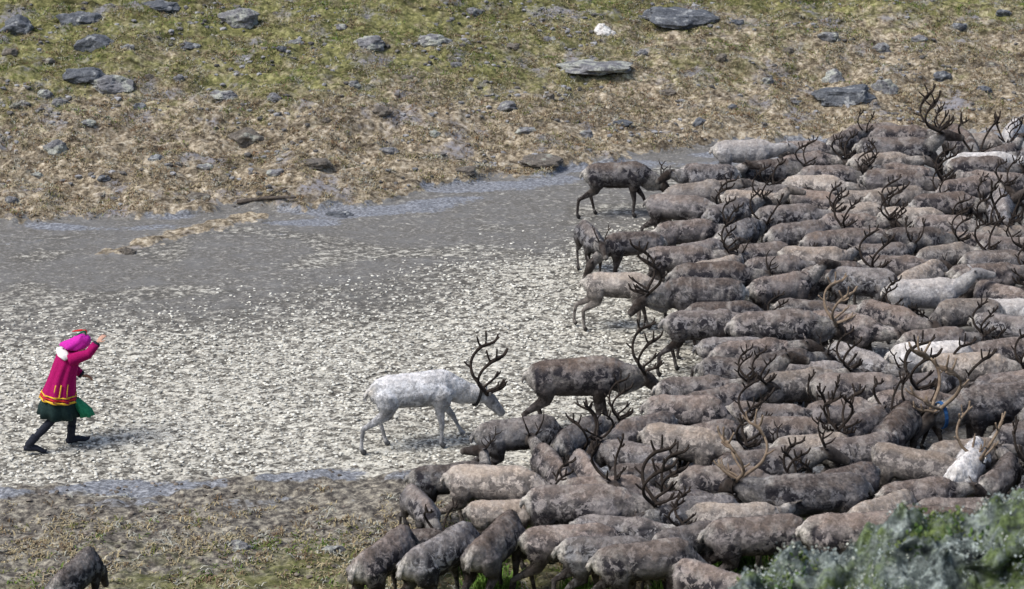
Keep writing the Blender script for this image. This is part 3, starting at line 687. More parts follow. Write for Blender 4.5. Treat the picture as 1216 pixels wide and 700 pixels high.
# ------------------------------------------------------------------ hillside vegetation, stones
def patch_mat(name, rough=.9):
    m, t, b = newmat(name, rough, .12); q = NT(t); at = q.attr('tint'); tc = q.n('ShaderNodeTexCoord')
    n1 = q.noise(tc.outputs['Object'], 20, 3)
    q.l(q.mix(1.0, at.outputs['Color'], q.ramp(n1, [(.3, (.7,.7,.7)), (.7, (1.3,1.3,1.3))]), 'MULTIPLY'), b.inputs['Base Color'])
    return m
m_blade = patch_mat('dry_grass_blades'); m_small = patch_mat('small_stones')
def visible_points(n, x0, x1, y0, y1, seed):
    r_ = np.random.default_rng(seed); x = r_.uniform(x0, x1, n); y = r_.uniform(y0, y1, n)
    return x, y, r_
def in_frame(x, y, z, mg=40):
    dx = x; dy = y; dz = z-CAMH; dep = dy*cP - dz*sP; up = dy*sP + dz*cP
    px = 608 + FPX*dx/dep; py = 350 - FPX*up/dep
    return (px > -mg) & (px < 1216+mg) & (py > -mg) & (py < 700+mg)
def tufts(name, x, y, hgt, nb, cols, r_, wid=.006, lean=.6, label=None, spread=.05):
    """one bent blade = 2 triangles; cols (n,3)"""
    n = len(x); z = Hfull(x, y)
    X_ = np.repeat(x, nb) + r_.normal(0, spread, n*nb); Y_ = np.repeat(y, nb) + r_.normal(0, spread, n*nb)
    Z_ = Hfull(X_, Y_) - .01; hh = np.repeat(hgt, nb)*r_.uniform(.5, 1.2, n*nb)
    a_ = r_.uniform(0, 6.283, n*nb); ln = r_.uniform(.15, 1, n*nb)*lean*hh
    dx, dy = np.cos(a_), np.sin(a_); w_ = wid*r_.uniform(.7, 1.5, n*nb)
    sx, sy = -dy*w_, dx*w_
    V = np.empty((n*nb*5, 3))
    V[0::5] = np.stack([X_-sx, Y_-sy, Z_], 1); V[1::5] = np.stack([X_+sx, Y_+sy, Z_], 1)
    mx, my, mz = X_+dx*ln*.4, Y_+dy*ln*.4, Z_+hh*.65
    V[2::5] = np.stack([mx-sx*.8, my-sy*.8, mz], 1); V[3::5] = np.stack([mx+sx*.8, my+sy*.8, mz], 1)
    V[4::5] = np.stack([X_+dx*ln*1.1, Y_+dy*ln*1.1, Z_+hh*np.clip(1-.3*ln/hh, .5, 1)], 1)
    i = np.arange(n*nb)*5
    F = np.concatenate([np.stack([i, i+1, i+3], 1), np.stack([i, i+3, i+2], 1), np.stack([i+2, i+3, i+4], 1)])
    cc = np.repeat(cols, nb, 0)*r_.uniform(.78, 1.22, (n*nb, 1)); cc = np.repeat(np.concatenate([cc, np.ones((n*nb, 1))], 1), 5, 0)
    me = mesh_np(name, V, F, m_blade, False, {'tint': cc}); o = link(bpy.data.objects.new(name, me))
    return tag(o, label, name.replace('_', ' '), kind='stuff')
PAL = {'straw': (.32, .27, .165), 'brown': (.16, .115, .07), 'olive': (.13, .14, .045), 'green': (.10, .16, .03), 'lich': (.34, .34, .29), 'rust': (.19, .11, .06)}
def pick(r_, wts):
    ks = list(wts); W = np.stack([wts[k] for k in ks], 1); W = W/W.sum(1, keepdims=True); c = (W.cumsum(1) > r_.random((len(W), 1))).argmax(1)
    return np.array([PAL[k] for k in ks])[c]
x, y, r_ = visible_points(46000, -11.5, 12.5, 34, 50.5, 11)
dd = y - edge_y(x); wb = .55*vn(x*.8, y*.8, 77) + .25*vn(x*2.3, y*2.3, 78); cl = vn(x*1.2, y*1.4, 201) + .6*vn(x*3.5, y*4, 202)
keep = (dd+wb > .05) & (cl + r_.normal(0, .25, len(x)) > -.05) & in_frame(x, y, Hbase(x, y), 60); x, y, dd, cl = x[keep], y[keep], dd[keep], cl[keep]
gr = .9*sstep(1.2, 8.0, dd + 2.2*vn(x*.3, y*.3, 92)); pn = sstep(-.1, .4, vn(x*.7, y*.9, 203))
cols = pick(r_, {'straw': 1.3*(1-.6*gr), 'brown': 1.0-.6*gr, 'olive': .25+1.4*gr*pn+.3*gr, 'green': 1.2*gr*pn, 'lich': .45+0*gr, 'rust': .22-.1*gr})
tufts('hillside_grass', x, y, r_.uniform(.03, .09, len(x)), 10, cols*1.0, r_, .0065, 2.2, 'dry and green tussock grass covering the hillside', .06)
# low strip and grass at the near edge
x, y, r_ = visible_points(16000, -9, 7, 22.3, 30, 12)
dl_ = y - low_y(x); cl = vn(x*1.2, y*1.4, 211) + .6*vn(x*3.5, y*4, 212)
gb = sstep(-1.1, -2.8, dl_ + .6*vn(x*.5, y*.5, 91))
keep = (dl_ < -.4) & (r_.random(len(x)) < .10 + .45*sstep(-.8, -1.5, dl_ + .7*vn(x*.7, y*.7, 215)) + .5*gb) & (cl + r_.normal(0, .25, len(x)) > -.1); x, y, gb, cl = x[keep], y[keep], gb[keep], cl[keep]
pn = sstep(-.1, .4, vn(x*.9, y*1.2, 213))
cols = pick(r_, {'straw': 1.1+0*gb, 'brown': .5+0*gb, 'olive': .2+.9*gb*pn, 'green': 1.1*gb*pn, 'lich': .35+0*gb})
tufts('near_grass', x, y, r_.uniform(.03, .08, len(x)), 9, cols, r_, .008, 2.0, 'patchy straw and green grass at the lower edge of the mud', .05)

# crumbs of dry mud and lichen on the trampled floor
def lump_templates(k, seed, flat=.6, sub=1):
    out = []; r_ = np.random.default_rng(seed)
    for i in range(k):
        bm = bmesh.new(); bmesh.ops.create_icosphere(bm, subdivisions=sub, radius=1)
        V = np.array([v.co[:] for v in bm.verts]); F = np.array([[v.index for v in f.verts] for f in bm.faces]); bm.free()
        V = V*(1 + r_.uniform(-.32, .32, (len(V), 1))); V[:,2] *= flat; V[:,0] *= r_.uniform(.8, 1.4); out.append((V, F))
    return out
def scatter_lumps(name, x, y, s, cols, tmpl, mat, r_, label, cat, smooth=False, sink=.25):
    VV = []; FF = []; CC = []; o = 0; z = Hfull(x, y); kt = r_.integers(0, len(tmpl), len(x))
    for k, (V, F) in enumerate(tmpl):
        m = kt == k; n = m.sum()
        if not n: continue
        a_ = r_.uniform(0, 6.283, n); ca, sa = np.cos(a_), np.sin(a_)
        P = V[None]*s[m][:,None,None]; Q = np.empty_like(P)
        Q[...,0] = P[...,0]*ca[:,None]-P[...,1]*sa[:,None]+x[m][:,None]; Q[...,1] = P[...,0]*sa[:,None]+P[...,1]*ca[:,None]+y[m][:,None]
        Q[...,2] = P[...,2] + (z[m]+s[m]*sink)[:,None]
        VV.append(Q.reshape(-1,3)); FF.append((F[None]+ (np.arange(n)*len(V))[:,None,None]).reshape(-1,3)+o); o += n*len(V)
        CC.append(np.repeat(np.concatenate([cols[m], np.ones((n,1))], 1), len(V), 0))
    me = mesh_np(name, np.concatenate(VV), np.concatenate(FF), mat, smooth, {'tint': np.concatenate(CC)})
    return tag(link(bpy.data.objects.new(name, me)), label, cat, kind='stuff')
T_CL = lump_templates(6, 3, .45); T_ST = lump_templates(8, 4, .6)
x, y, r_ = visible_points(52000, -9.5, 6, 25.5, 42, 13)
dd = y - edge_y(x); dl_ = y-low_y(x)
cm_ = sstep(-7.2, -1.8, dd + .9*vn(x*.45, y*.45, 5) - .10*(x+3))
keep = (dd < -.5) & (dl_ > .1) & (r_.random(len(x)) < (1-cm_)**3*.8) & in_frame(x, y, 0*x); x, y, cm_ = x[keep], y[keep], cm_[keep]
c0 = np.where((r_.random(len(x)) < .8)[:,None], np.array([[.58,.57,.51]]), np.array([[.24,.235,.21]]))*r_.uniform(.7, 1.2, (len(x),1))
scatter_lumps('mud_crumbs', x, y, r_.uniform(.010, .030, len(x)), c0, T_CL, m_small, r_, 'pale dry mud crumbs over the trampled floor', 'mud crumbs')
x, y, r_ = visible_points(7000, -11.5, 12.5, 34, 50.5, 14); dd = y - edge_y(x)
cl = vn(x*.5, y*.6, 221); keep = (dd > .2) & (cl + r_.normal(0, .2, len(x)) > .12) & in_frame(x, y, Hbase(x, y)); x, y = x[keep], y[keep]
c0 = np.where((r_.random(len(x)) < .5)[:,None], np.array([[.22,.22,.225]]), np.array([[.11,.105,.10]]))*r_.uniform(.6, 1.4, (len(x),1))
scatter_lumps('hillside_gravel', x, y, r_.uniform(.02, .075, len(x)), c0, T_ST, m_small, r_, 'scattered grey gravel and small stones in the hillside turf', 'gravel', sink=.15)
# dark mud clods on the lower strip
x, y, r_ = visible_points(2600, -9, 5, 23, 29.5, 15); dl_ = y-low_y(x); keep = (dl_ < .1) & (vn(x*.8, y, 231) > -.1); x, y = x[keep], y[keep]
c0 = np.array([[.11,.095,.08]])*r_.uniform(.5, 2.0, (len(x),1))
scatter_lumps('dark_mud_clods', x, y, r_.uniform(.012, .04, len(x)), c0, T_CL, m_small, r_, 'dark mud clods along the wet lower strip', 'mud clods')

# ------------------------------------------------------------------ single rocks
def rock_mat(name, c1, c2, lich, amount=.55):
    m, t, b = newmat(name, .9, .2); q = NT(t); tc = q.n('ShaderNodeTexCoord'); P = tc.outputs['Object']; oi = q.n('ShaderNodeObjectInfo')
    lk = q.n('ShaderNodeVectorMath', operation='ADD'); q.l(P, lk.inputs[0]); q.l(oi.outputs['Location'], lk.inputs[1]); P = lk.outputs[0]
    n1 = q.noise(P, 7, 6, .7); n2 = q.noise(P, 3.5, 5, .65); n3 = q.noise(P, 26, 4, .7)
    c = q.ramp(n1, [(.3, c1), (.68, c2)]); c = q.mix(q.rng(n2, amount, amount+.08), c, lich)
    c = q.mix(1.0, c, q.ramp(n3, [(.3, (.55,.55,.55)), (.7, (1.4,1.4,1.4))]), 'MULTIPLY')
    q.l(c, b.inputs['Base Color']); q.bump(q.math('ADD', n1, n3), .7, .03, b); return m
m_slate = rock_mat('slate_rock', (.045, .05, .06), (.15, .16, .175), (.30, .31, .31), .56)
m_grey = rock_mat('grey_rock', (.09, .09, .095), (.24, .24, .25), (.33, .34, .30), .50)
m_pale = rock_mat('pale_rock', (.45, .43, .41), (.68, .66, .63), (.75, .74, .70), .5)
m_brownr = rock_mat('brown_rock', (.075, .065, .055), (.19, .17, .145), (.26, .26, .22), .56)
def rock_shape(w_, dpt, hgt, seed, flat=False):
    bm = bmesh.new(); bmesh.ops.create_icosphere(bm, subdivisions=4, radius=1)
    o = Vector((seed*7.3, seed*1.7, 0)); r_ = random.Random(seed)
    planes = [(Vector((r_.uniform(-1,1), r_.uniform(-1,1), r_.uniform(-.3,1))).normalized(), r_.uniform(.62, .92)) for _ in range(9)]
    if flat: planes.append((Vector((r_.uniform(-.12,.12), r_.uniform(-.15,.1), 1)).normalized(), .5))
    for v in bm.verts:
        p = v.co.copy()
        for n_, d_ in planes:
            k = p.dot(n_) - d_
            if k > 0: p -= n_*k*.92
        p += p.normalized()*(.26*mnoise.noise(p*1.6+o) + .10*mnoise.noise(p*4+o) + .05*mnoise.noise(p*11+o))
        if flat: p.z += .07*math.sin(p.z*14 + 3*mnoise.noise(p*2+o))*(1-abs(p.z))
        v.co = Vector((p.x*w_/1.8, p.y*dpt/1.8, p.z*hgt/1.4))
    me = bpy.data.meshes.new('rock'); bm.to_mesh(me); bm.free()
    me.polygons.foreach_set('use_smooth', np.full(len(me.polygons), False)); return me
def rock(px, py, wpx, hpx, mat, label, seed, flat=False, name='rock', group=None, tilt=0, depth=.7):
    """px,py = middle of its foot in the photograph"""
    p = on_ground(px, py); sc_ = FPX/(p[1]*cP + (CAMH-p[2])*sP)
    w_ = wpx/sc_; hgt = hpx/sc_*1.05
    me = rock_shape(w_, w_*depth, hgt, seed, flat); me.materials.append(mat)
    o = link(bpy.data.objects.new(name, me)); o.location = (p[0], p[1], p[2]+hgt*.04); o.rotation_euler = (0, R(tilt), 0)
    return tag(o, label, 'rock', group)
rock(803, 21, 92, 17, m_slate, 'long flat bluish slate slab at the top of the hillside', 1, True, 'slate_slab', tilt=4)
rock(1004, 114, 68, 20, m_slate, 'dark overhanging slate slab just behind the herd', 2, True, 'slate_slab', tilt=-6)
rock(990, 98, 30, 17, m_grey, 'blue-grey stone resting behind the dark overhanging slab', 3)
rock(1050, 108, 30, 18, m_grey, 'light grey boulder next to the dark overhanging slab', 4, name='boulder')
rock(718, 42, 26, 17, m_pale, 'white stone below the long slate slab', 5)
rock(706, 80, 84, 12, m_grey, 'flat pale grey rock face flush with the turf', 6, True, 'flat_rock')
rock(92, 27, 52, 20, m_slate, 'dark blocky slate rock in the green upper turf', 7, True)
rock(22, 36, 40, 18, m_slate, 'dark low rock beside the blocky slate rock', 8)
rock(112, 56, 42, 20, m_slate, 'dark slate rock just below the blocky slate rock', 9)
rock(186, 8, 56, 11, m_slate, 'thin dark slate ledge at the very top of the slope', 10, True, 'slate_ledge')
rock(282, 24, 46, 20, m_grey, 'grey boulder with lichen in green grass', 11, name='boulder')
rock(98, 90, 48, 14, m_slate, 'dark stone leaning on a stony patch', 12)
rock(128, 102, 56, 15, m_grey, 'wide grey stone in the stony patch', 13)
rock(292, 167, 42, 20, m_brownr, 'brown weathered boulder in the dry grass slope', 14, name='boulder')
rock(68, 178, 28, 15, m_grey, 'grey stone alone in the dry grass slope', 15)
rock(437, 54, 38, 14, m_grey, 'pale grey stone with flat top in upper turf', 16)
rock(515, 50, 36, 13, m_grey, 'pale grey stone beside another flat-topped stone', 17)
rock(262, 116, 34, 11, m_grey, 'low bluish stone in the middle of the slope', 18)
rock(372, 195, 38, 11, m_brownr, 'dark wedge-shaped stone near the foot of the slope', 19, True)
rock(640, 192, 50, 11, m_brownr, 'dark flat stone with undercut edge near the bank', 20, True)
rock(234, 236, 30, 9, m_brownr, 'dark low stone at the edge of the mud', 21)
rock(404, 256, 28, 9, m_slate, 'dark flat stone lying on grey mud by the branch', 22, True)
rock(286, 652, 26, 12, m_grey, 'grey stone in the grass at the lower edge', 23)
rock(395, 655, 24, 11, m_grey, 'grey stone in the straw near the herd', 24)
rock(150, 300, 22, 9, m_brownr, 'dark clod-like stone on the spit of turf in the mud', 25)
LANDR = [(803,21,'the long slate slab'),(1004,114,'the overhanging slab'),(718,42,'the white stone'),(706,80,'the flat pale rock face'),(92,27,'the blocky slate rock'),(186,8,'the thin slate ledge'),(282,24,'the lichened boulder'),(128,102,'the stony patch'),(292,167,'the brown boulder'),(68,178,'the lone grey stone'),(476,54,'the paired flat-topped stones'),(262,116,'the low bluish stone'),(372,195,'the dark wedge-shaped stone'),(640,192,'the undercut dark stone'),(1140,40,'the upper slope')]
rk = random.Random(33); spots = [(12,62),(48,118),(18,128),(70,128),(205,95),(180,98),(170,132),(230,60),(340,62),(330,120),(352,48),(480,98),(545,76),(570,20),(610,60),(655,45),(600,130),(455,130),(420,100),(520,160),(560,200),(470,175),(395,150),(330,205),(180,195),(110,150),(130,215),(40,210),(20,240),(250,200),(660,120),(760,60),(790,110),(830,150),(860,70),(905,95),(880,30),(940,62),(975,40),(1040,60),(1090,48),(1140,30),(1180,75),(1120,90),(1195,20),(690,160),(740,150),(620,160),(870,130),(940,120),(1170,110),(410,30),(150,60),(60,70)]
for i, (x, y) in enumerate(spots):
    x += rk.uniform(-8, 8); y += rk.uniform(-5, 5); g_ = rk.random(); m = m_slate if g_ < .3 else (m_grey if g_ < .75 else m_brownr)
    nm = {m_slate: 'dark slate', m_grey: 'light grey', m_brownr: 'brown'}[m]
    fl = rk.random() < .4; lm = min(LANDR, key=lambda L_: (L_[0]-x)**2+4*(L_[1]-y)**2)[2]
    rock(x, y, rk.uniform(11, 24), rk.uniform(6, 10), m, f"small {nm} {'flat' if fl else 'lumpy'} stone in the turf near {lm}", 40+i, fl, 'stone', 'small stones on the hillside')
# fallen branch at the foot of the bank
pa = on_ground(282, 245); pb = on_ground(352, 244); A_ = Vector(pa)+Vector((0,0,.05)); B_ = Vector(pb)+Vector((0,0,.12)); M_ = (A_+B_)/2+Vector((0,.05,.02))
br = link(bpy.data.objects.new('fallen_branch', None)); br.location = A_
def tube_obj(name, pts, radii, mat, parent=None, loc=None):
    v, f = sweep(curve(pts, len(radii)-1), radii, 8); me = bpy.data.meshes.new(name); me.from_pydata([tuple(p) for p in v], [], f)
    me.polygons.foreach_set('use_smooth', np.full(len(f), True)); me.materials.append(mat); return link(bpy.data.objects.new(name, me), parent)
m_bark = simple('weathered_bark', (.03, .025, .02), (.12, .10, .085), 18)
tube_obj('stem', [Vector((0,0,0)), M_-A_, B_-A_], [.04,.042,.04,.036,.03,.024,.016], m_bark, br)
tube_obj('twig', [(M_-A_), (M_-A_)+Vector((.2,.12,.10)), (M_-A_)+Vector((.4,.2,.14))], [.02,.018,.014,.008], m_bark, br)
tag(br, 'dark fallen branch at the foot of the bank above the mud', 'branch')

# ------------------------------------------------------------------ lichened outcrop close to the viewer
m_out, t, b = newmat('lichened_outcrop', .95, .1); q = NT(t); tc = q.n('ShaderNodeTexCoord'); P = tc.outputs['Object']
n1 = q.noise(P, 5, 6, .7, .4); n2 = q.noise(P, 11, 5, .7, .5); n3 = q.noise(P, 30, 4, .7); n4 = q.noise(P, 2.4, 4, .6)
c = q.ramp(n1, [(.36, (.018, .022, .024)), (.5, (.085, .105, .10)), (.62, (.25, .285, .27))])
c = q.mix(q.rng(n2, .54, .62), c, (.30, .345, .325)); c = q.mix(q.math('MULTIPLY', q.rng(n4, .46, .58), q.rng(n2, .35, .55)), c, q.mix(n3, (.045, .075, .025), (.17, .215, .09)))
c = q.mix(1.0, c, q.ramp(n3, [(.3, (.5,.5,.5)), (.7, (1.4,1.4,1.4))]), 'MULTIPLY'); q.l(c, b.inputs['Base Color']); q.bump(q.math('ADD', n2, n3), .8, .03, b)
Yc = 12.6
prof_px = [(820, 720), (866, 688), (905, 676), (960, 668), (1010, 656), (1045, 640), (1070, 622), (1100, 616), (1140, 606), (1165, 596), (1190, 592), (1216, 574), (1300, 560), (1500, 540)]
pw = []
for x, y in prof_px:
    d_ = ray(x, y); t_ = Yc/d_[1]; pw.append((d_[0]*t_, CAMH+d_[2]*t_))
pw = np.array(pw)
us = np.linspace(pw[0,0]-.6, pw[-1,0], 300); vs = np.linspace(-1.9, 1.6, 250)
UU, VV = np.meshgrid(us, vs); top = np.interp(UU.ravel(), pw[:,0], pw[:,1]); Uf = UU.ravel(); Vf = VV.ravel()
gnd = Hbase(Uf, Vf+Yc) - .15
cross = np.where(Vf < 0, 1-np.clip(-Vf/1.9, 0, 1)**2.2, 1-np.clip(Vf/1.6, 0, 1)**1.6)
lum = .16*fbm(Uf, Vf, 1.8, 3, 301) + .20*np.abs(vn(Uf*3.5, Vf*3.5, 302)) + .13*np.abs(vn(Uf*7, Vf*7, 303)) - .06 + .025*np.abs(vn(Uf*19, Vf*19, 304)) + .012*vn(Uf*40, Vf*40, 305)
edge = sstep(pw[0,0]-.6, pw[1,0]+.1, Uf)
Zt = gnd + (np.maximum(top-gnd, .0))*cross*edge + lum*np.minimum(1, cross*3)*edge - .10
step_ = .09*np.sin(Zt*11 + 2*vn(Uf*1.5, Vf*1.5, 306)); 
Vf2 = Vf + step_*sstep(.05, -.3, Vf) + .10*vn(Uf*6, Zt*6, 307)*sstep(.05, -.2, Vf)
ny_, nx_ = UU.shape; i0 = (np.arange(ny_-1)[:,None]*nx_ + np.arange(nx_-1)[None,:]).ravel()
me = mesh_np('rock_outcrop', np.stack([Uf, Vf2+Yc, Zt], 1), np.stack([i0, i0+1, i0+nx_+1, i0+nx_], 1), m_out)
oc = link(bpy.data.objects.new('rock_outcrop', me)); tag(oc, 'craggy rock outcrop covered in grey-green lichen and moss', 'rock outcrop')
# leafy sprigs and lichen tufts growing on it
def on_outcrop(n, seed, thr):
    r_ = np.random.default_rng(seed); k = r_.integers(0, len(Uf), n*6); sel = (edge[k] > .7) & (Vf[k] > -1.3) & (Vf[k] < .25) & (fbm(Uf[k], Vf[k], 1.6, 2, 320+seed) + r_.normal(0,.15,len(k)) > thr)
    k = k[sel][:n]; return np.stack([Uf[k], Vf2[k]+Yc, Zt[k]], 1), r_
def sprigs(name, base, r_, cols, L, label, nb=10, wid=.012):
    n = len(base); B = np.repeat(base, nb, 0) + r_.normal(0, .02, (n*nb, 3)); dirs = r_.normal(0, 1, (n*nb, 3)); dirs[:,2] = np.abs(dirs[:,2])*.8+.4; dirs /= np.linalg.norm(dirs, axis=1)[:,None]
    sd = np.cross(dirs, r_.normal(0,1,(n*nb,3))); sd /= np.linalg.norm(sd, axis=1)[:,None]; l_ = r_.uniform(.4, 1.1, (n*nb,1))*L; w_ = wid*r_.uniform(.6,1.4,(n*nb,1))
    V = np.empty((n*nb*4, 3)); V[0::4] = B-sd*w_*.2; V[1::4] = B+dirs*l_*.55-sd*w_; V[2::4] = B+dirs*l_; V[3::4] = B+dirs*l_*.55+sd*w_
    ci = r_.integers(0, len(cols), n); cc = np.repeat(np.array(cols)[ci], nb, 0)*r_.uniform(.6, 1.4, (n*nb,1)); cc = np.repeat(np.concatenate([cc, np.ones((n*nb,1))], 1), 4, 0)
    me = mesh_np(name, V, np.arange(n*nb*4).reshape(-1,4), m_blade, False, {'tint': cc}); return tag(link(bpy.data.objects.new(name, me)), label, name.replace('_', ' '), kind='stuff')
bp, r_ = on_outcrop(620, 1, .22); sprigs('moss_and_leaves', bp, r_, [(.07,.12,.03), (.13,.17,.06), (.05,.085,.035)], .045, 'green moss and small leaves growing on the outcrop')
bp, r_ = on_outcrop(1500, 2, -.1); sprigs('lichen_tufts', bp, r_, [(.28,.32,.31), (.22,.26,.25), (.30,.32,.28)], .022, 'grey-green lichen tufts on the outcrop', 8, .010)
# fresh green grass in front of the nearest animals
x, y, r_ = visible_points(1700, -.6, 4.6, 22.4, 24.6, 17); keep = (vn(x*1.1, y*1.1, 241) > -.05) & (y < 24.5 + .4*vn(x, y, 9)); x, y = x[keep], y[keep]
tufts('fresh_grass', x, y, r_.uniform(.10, .26, len(x)), 14, np.tile(np.array([[.11, .20, .04]]), (len(x), 1)), r_, .008, .6, 'fresh green grass around the nearest grazing reindeer', .06)

# ------------------------------------------------------------------ the herder
PX = on_plane(74, 531, 0); PHEAD = 20
prs = link(bpy.data.objects.new('person', None)); prs.location = (PX[0], PX[1], H1(PX[0], PX[1])-.005); prs.rotation_euler = (0, 0, R(PHEAD))
tag(prs, 'person in magenta tunic with yellow hem striding with one arm raised', 'person')
def limb(pts, n=12): return ring_tube([(Vector(c), a_, b_, s_) for c, a_, b_, s_ in pts], n)
Yv = (0, 1, 0); Xv = (1, 0, 0)
tb = []
hip = Vector((.02, 0, .90)); 
tb.append(limb([((-.0,0,.80),.10,.09,Yv),((.01,0,.88),.165,.125,Yv),((.05,0,1.02),.145,.11,Yv),((.11,0,1.18),.16,.12,Yv),((.17,0,1.33),.175,.11,Yv),((.20,0,1.41),.12,.08,Yv),((.21,0,1.45),.06,.055,Yv)], 18))
tb.append(limb([((.20,0,1.40),.06,.06,Yv),((.26,0,1.44),.055,.058,Yv),((.31,0,1.48),.05,.05,Yv)]))
hc = Vector((.35, 0, 1.515)); hf = rot_yp(0, -44); hu_ = Vector((0,1,0)).cross(hf)*-1; hu_ = hf.cross(Vector((0,1,0)))
def hp_(f, u, l=0): return hc + hf*f + hu_*u + Vector((0, l, 0))
tb.append(ring_tube([(hp_(-.005,-.115),.045,.045,Yv),(hp_(.01,-.09),.056,.07,Yv),(hp_(.005,-.03),.070,.088,Yv),(hp_(-.005,.035),.076,.096,Yv),(hp_(-.01,.085),.062,.075,Yv),(hp_(-.01,.115),.03,.04,Yv)], 16))
tb.append(ring_tube([(hp_(.07,.02),.012,.014,Yv),(hp_(.10,-.012),.014,.014,Yv),(hp_(.112,-.03),.018,.014,Yv),(hp_(.085,-.042),.014,.010,Yv)], 8))      # nose
tb.append(ring_tube([(hp_(.07,-.068,-.028),.012,.01,Xv),(hp_(.094,-.066),.014,.012,Xv),(hp_(.07,-.068,.028),.012,.01,Xv)], 8))                        # lips
tb.append(ring_tube([(hp_(.05,-.105),.02,.02,Yv),(hp_(.075,-.102),.022,.018,Yv),(hp_(.085,-.10),.012,.012,Yv)], 8))                                # chin
for s_ in (-1, 1): tb.append(ring_tube([(hp_(-.01,.02,s_*.072),.02,.012,hf),(hp_(-.015,-.0,s_*.086),.024,.012,hf),(hp_(-.01,-.04,s_*.078),.012,.01,hf)], 8))
def leg(y, K, A, toe, H=.86):
    kn, an, tv = Vector(K), Vector(A), Vector(toe)
    tb.append(limb([((.0,y,H),.085,.10,Yv),((Vector((.0,y,H)).lerp(kn,.45)),.078,.085,Yv),(kn,.056,.06,Yv),(kn.lerp(an,.35),.056,.062,Yv),(kn.lerp(an,.8),.038,.042,Yv),(an,.036,.042,Yv)]))
    tb.append(limb([(an+Vector((-.06,0,-.04)) if tv.z < .08 else an+Vector((-.05,0,-.03)),.034,.034,Yv),(an.lerp(tv,.35)+Vector((0,0,-.015)),.042,.042,Yv),(an.lerp(tv,.8),.044,.03,Yv),(tv,.028,.02,Yv)]))
leg(-.10, (-.13,-.10,.47), (-.47,-.11,.16), (-.27,-.12,.03)); leg(.09, (.20,.09,.49), (.14,.09,.10), (.36,.09,.035))
def arm(S, E, W, hand_dir, palm_n, curl=.5):
    S, E, W = Vector(S), Vector(E), Vector(W)
    tb.append(limb([(S,.055,.06,Yv),(S.lerp(E,.5),.047,.05,Yv),(E,.040,.042,Yv),(E.lerp(W,.4),.039,.040,Yv),(W,.024,.029,Yv)]))
    hd_ = Vector(hand_dir).normalized(); pn = Vector(palm_n).normalized(); sd_ = hd_.cross(pn).normalized()
    tb.append(ring_tube([(W-hd_*.01,.025,.02,sd_),(W+hd_*.04,.040,.016,sd_),(W+hd_*.085,.040,.014,sd_),(W+hd_*.095,.034,.010,sd_)], 10))
    for i, (o, L) in enumerate(((-.030,.070),(-.010,.080),(.010,.075),(.029,.058))):
        b_ = W+hd_*.082+sd_*o; m1 = b_+hd_*L*.45+pn*L*.12*curl*2; m2 = m1+(hd_*.55+pn*curl).normalized()*L*.32; m3 = m2+(hd_*.2+pn*curl*1.4).normalized()*L*.28
        tb.append(ring_tube([(b_,.0085,.0085,sd_),(m1,.0085,.0085,sd_),(m2,.008,.008,sd_),(m3,.0065,.0065,sd_)], 8))
    b_ = W+hd_*.025-sd_*.03; m1 = b_+(hd_*.6-sd_*.8).normalized()*.04; m2 = m1+(hd_*.9-sd_*.2+pn*.3).normalized()*.035
    tb.append(ring_tube([(b_,.012,.012,pn),(m1,.010,.010,pn),(m2,.0085,.0085,pn),(m2+(m2-m1)*.35,.006,.006,pn)], 8))
RS, RE, RW = Vector((.20,-.185,1.37)), Vector((.42,-.24,1.44)), Vector((.57,-.19,1.58))
LS, LE, LW = Vector((.19,.185,1.36)), Vector((.24,.24,1.11)), Vector((.38,.18,.97))
arm(RS, RE, RW, (.7,.2,.65), (.5,.5,-.6)); arm(LS, LE, LW, (.9,-.1,-.25), (-.1,-.6,-.7), .8)
bme = remesh(tb, .0065, 3, 'body')
m_skin = simple('skin', (.42, .24, .17), (.52, .31, .23), 30, .6, .3, .1)
m_legs = simple('dark_leggings', (.010, .012, .020), (.028, .032, .045), 40)
bme.materials.clear(); bme.materials.append(m_skin); bme.materials.append(m_legs)
cz = np.empty(len(bme.polygons)*3, np.float32); bme.polygons.foreach_get('center', cz); cz = cz.reshape(-1,3)
bme.polygons.foreach_set('material_index', np.where((cz[:,2] < .96) & (cz[:,0] < .42), 1, 0).astype(np.int32)); bme.update()
link(bpy.data.objects.new('body', bme), prs)
def cloth_shell(name, secs, n, mat, parent, fold=.012, nf=9, thick=.008, closed_top=False, seed=0):
    """lofted garment with folds, open ends"""
    V = []; F = []
    m = len(secs)
    for i, (c, a_, b_, tl) in enumerate(secs):
        c = Vector(c); f = i/(m-1)
        for k in range(n):
            t_ = 2*math.pi*k/n; w_ = 1 + (fold*(.25+f)*math.sin(nf*t_ + 2*math.sin(3*f+seed)) + fold*.7*mnoise.noise(Vector((math.cos(t_)*2, math.sin(t_)*2, f*4+seed))))/max(a_, .05)
            V.append(c + Vector((math.cos(t_)*a_*w_, math.sin(t_)*b_*w_, math.cos(t_)*tl)))
    for i in range(m-1):
        for k in range(n): F.append((i*n+k, i*n+(k+1)%n, (i+1)*n+(k+1)%n, (i+1)*n+k))
    if closed_top:
        F.append(tuple(range(n)))
    me = bpy.data.meshes.new(name); me.from_pydata([tuple(v) for v in V], [], F); me.materials.append(mat)
    bm = bmesh.new(); bm.from_mesh(me); bmesh.ops.recalc_face_normals(bm, faces=bm.faces); bm.to_mesh(me); bm.free()
    me.polygons.foreach_set('use_smooth', np.full(len(me.polygons), True)); o = link(bpy.data.objects.new(name, me), parent)
    md = o.modifiers.new('thickness', 'SOLIDIFY'); md.thickness = thick; md.offset = 0
    return o
m_mag = simple('magenta_wool', (.23, .004, .07), (.40, .010, .13), 60, .9, .1, .4, .004)
m_magb = simple('bright_magenta_cloth', (.42, .012, .27), (.62, .03, .42), 40, .8)
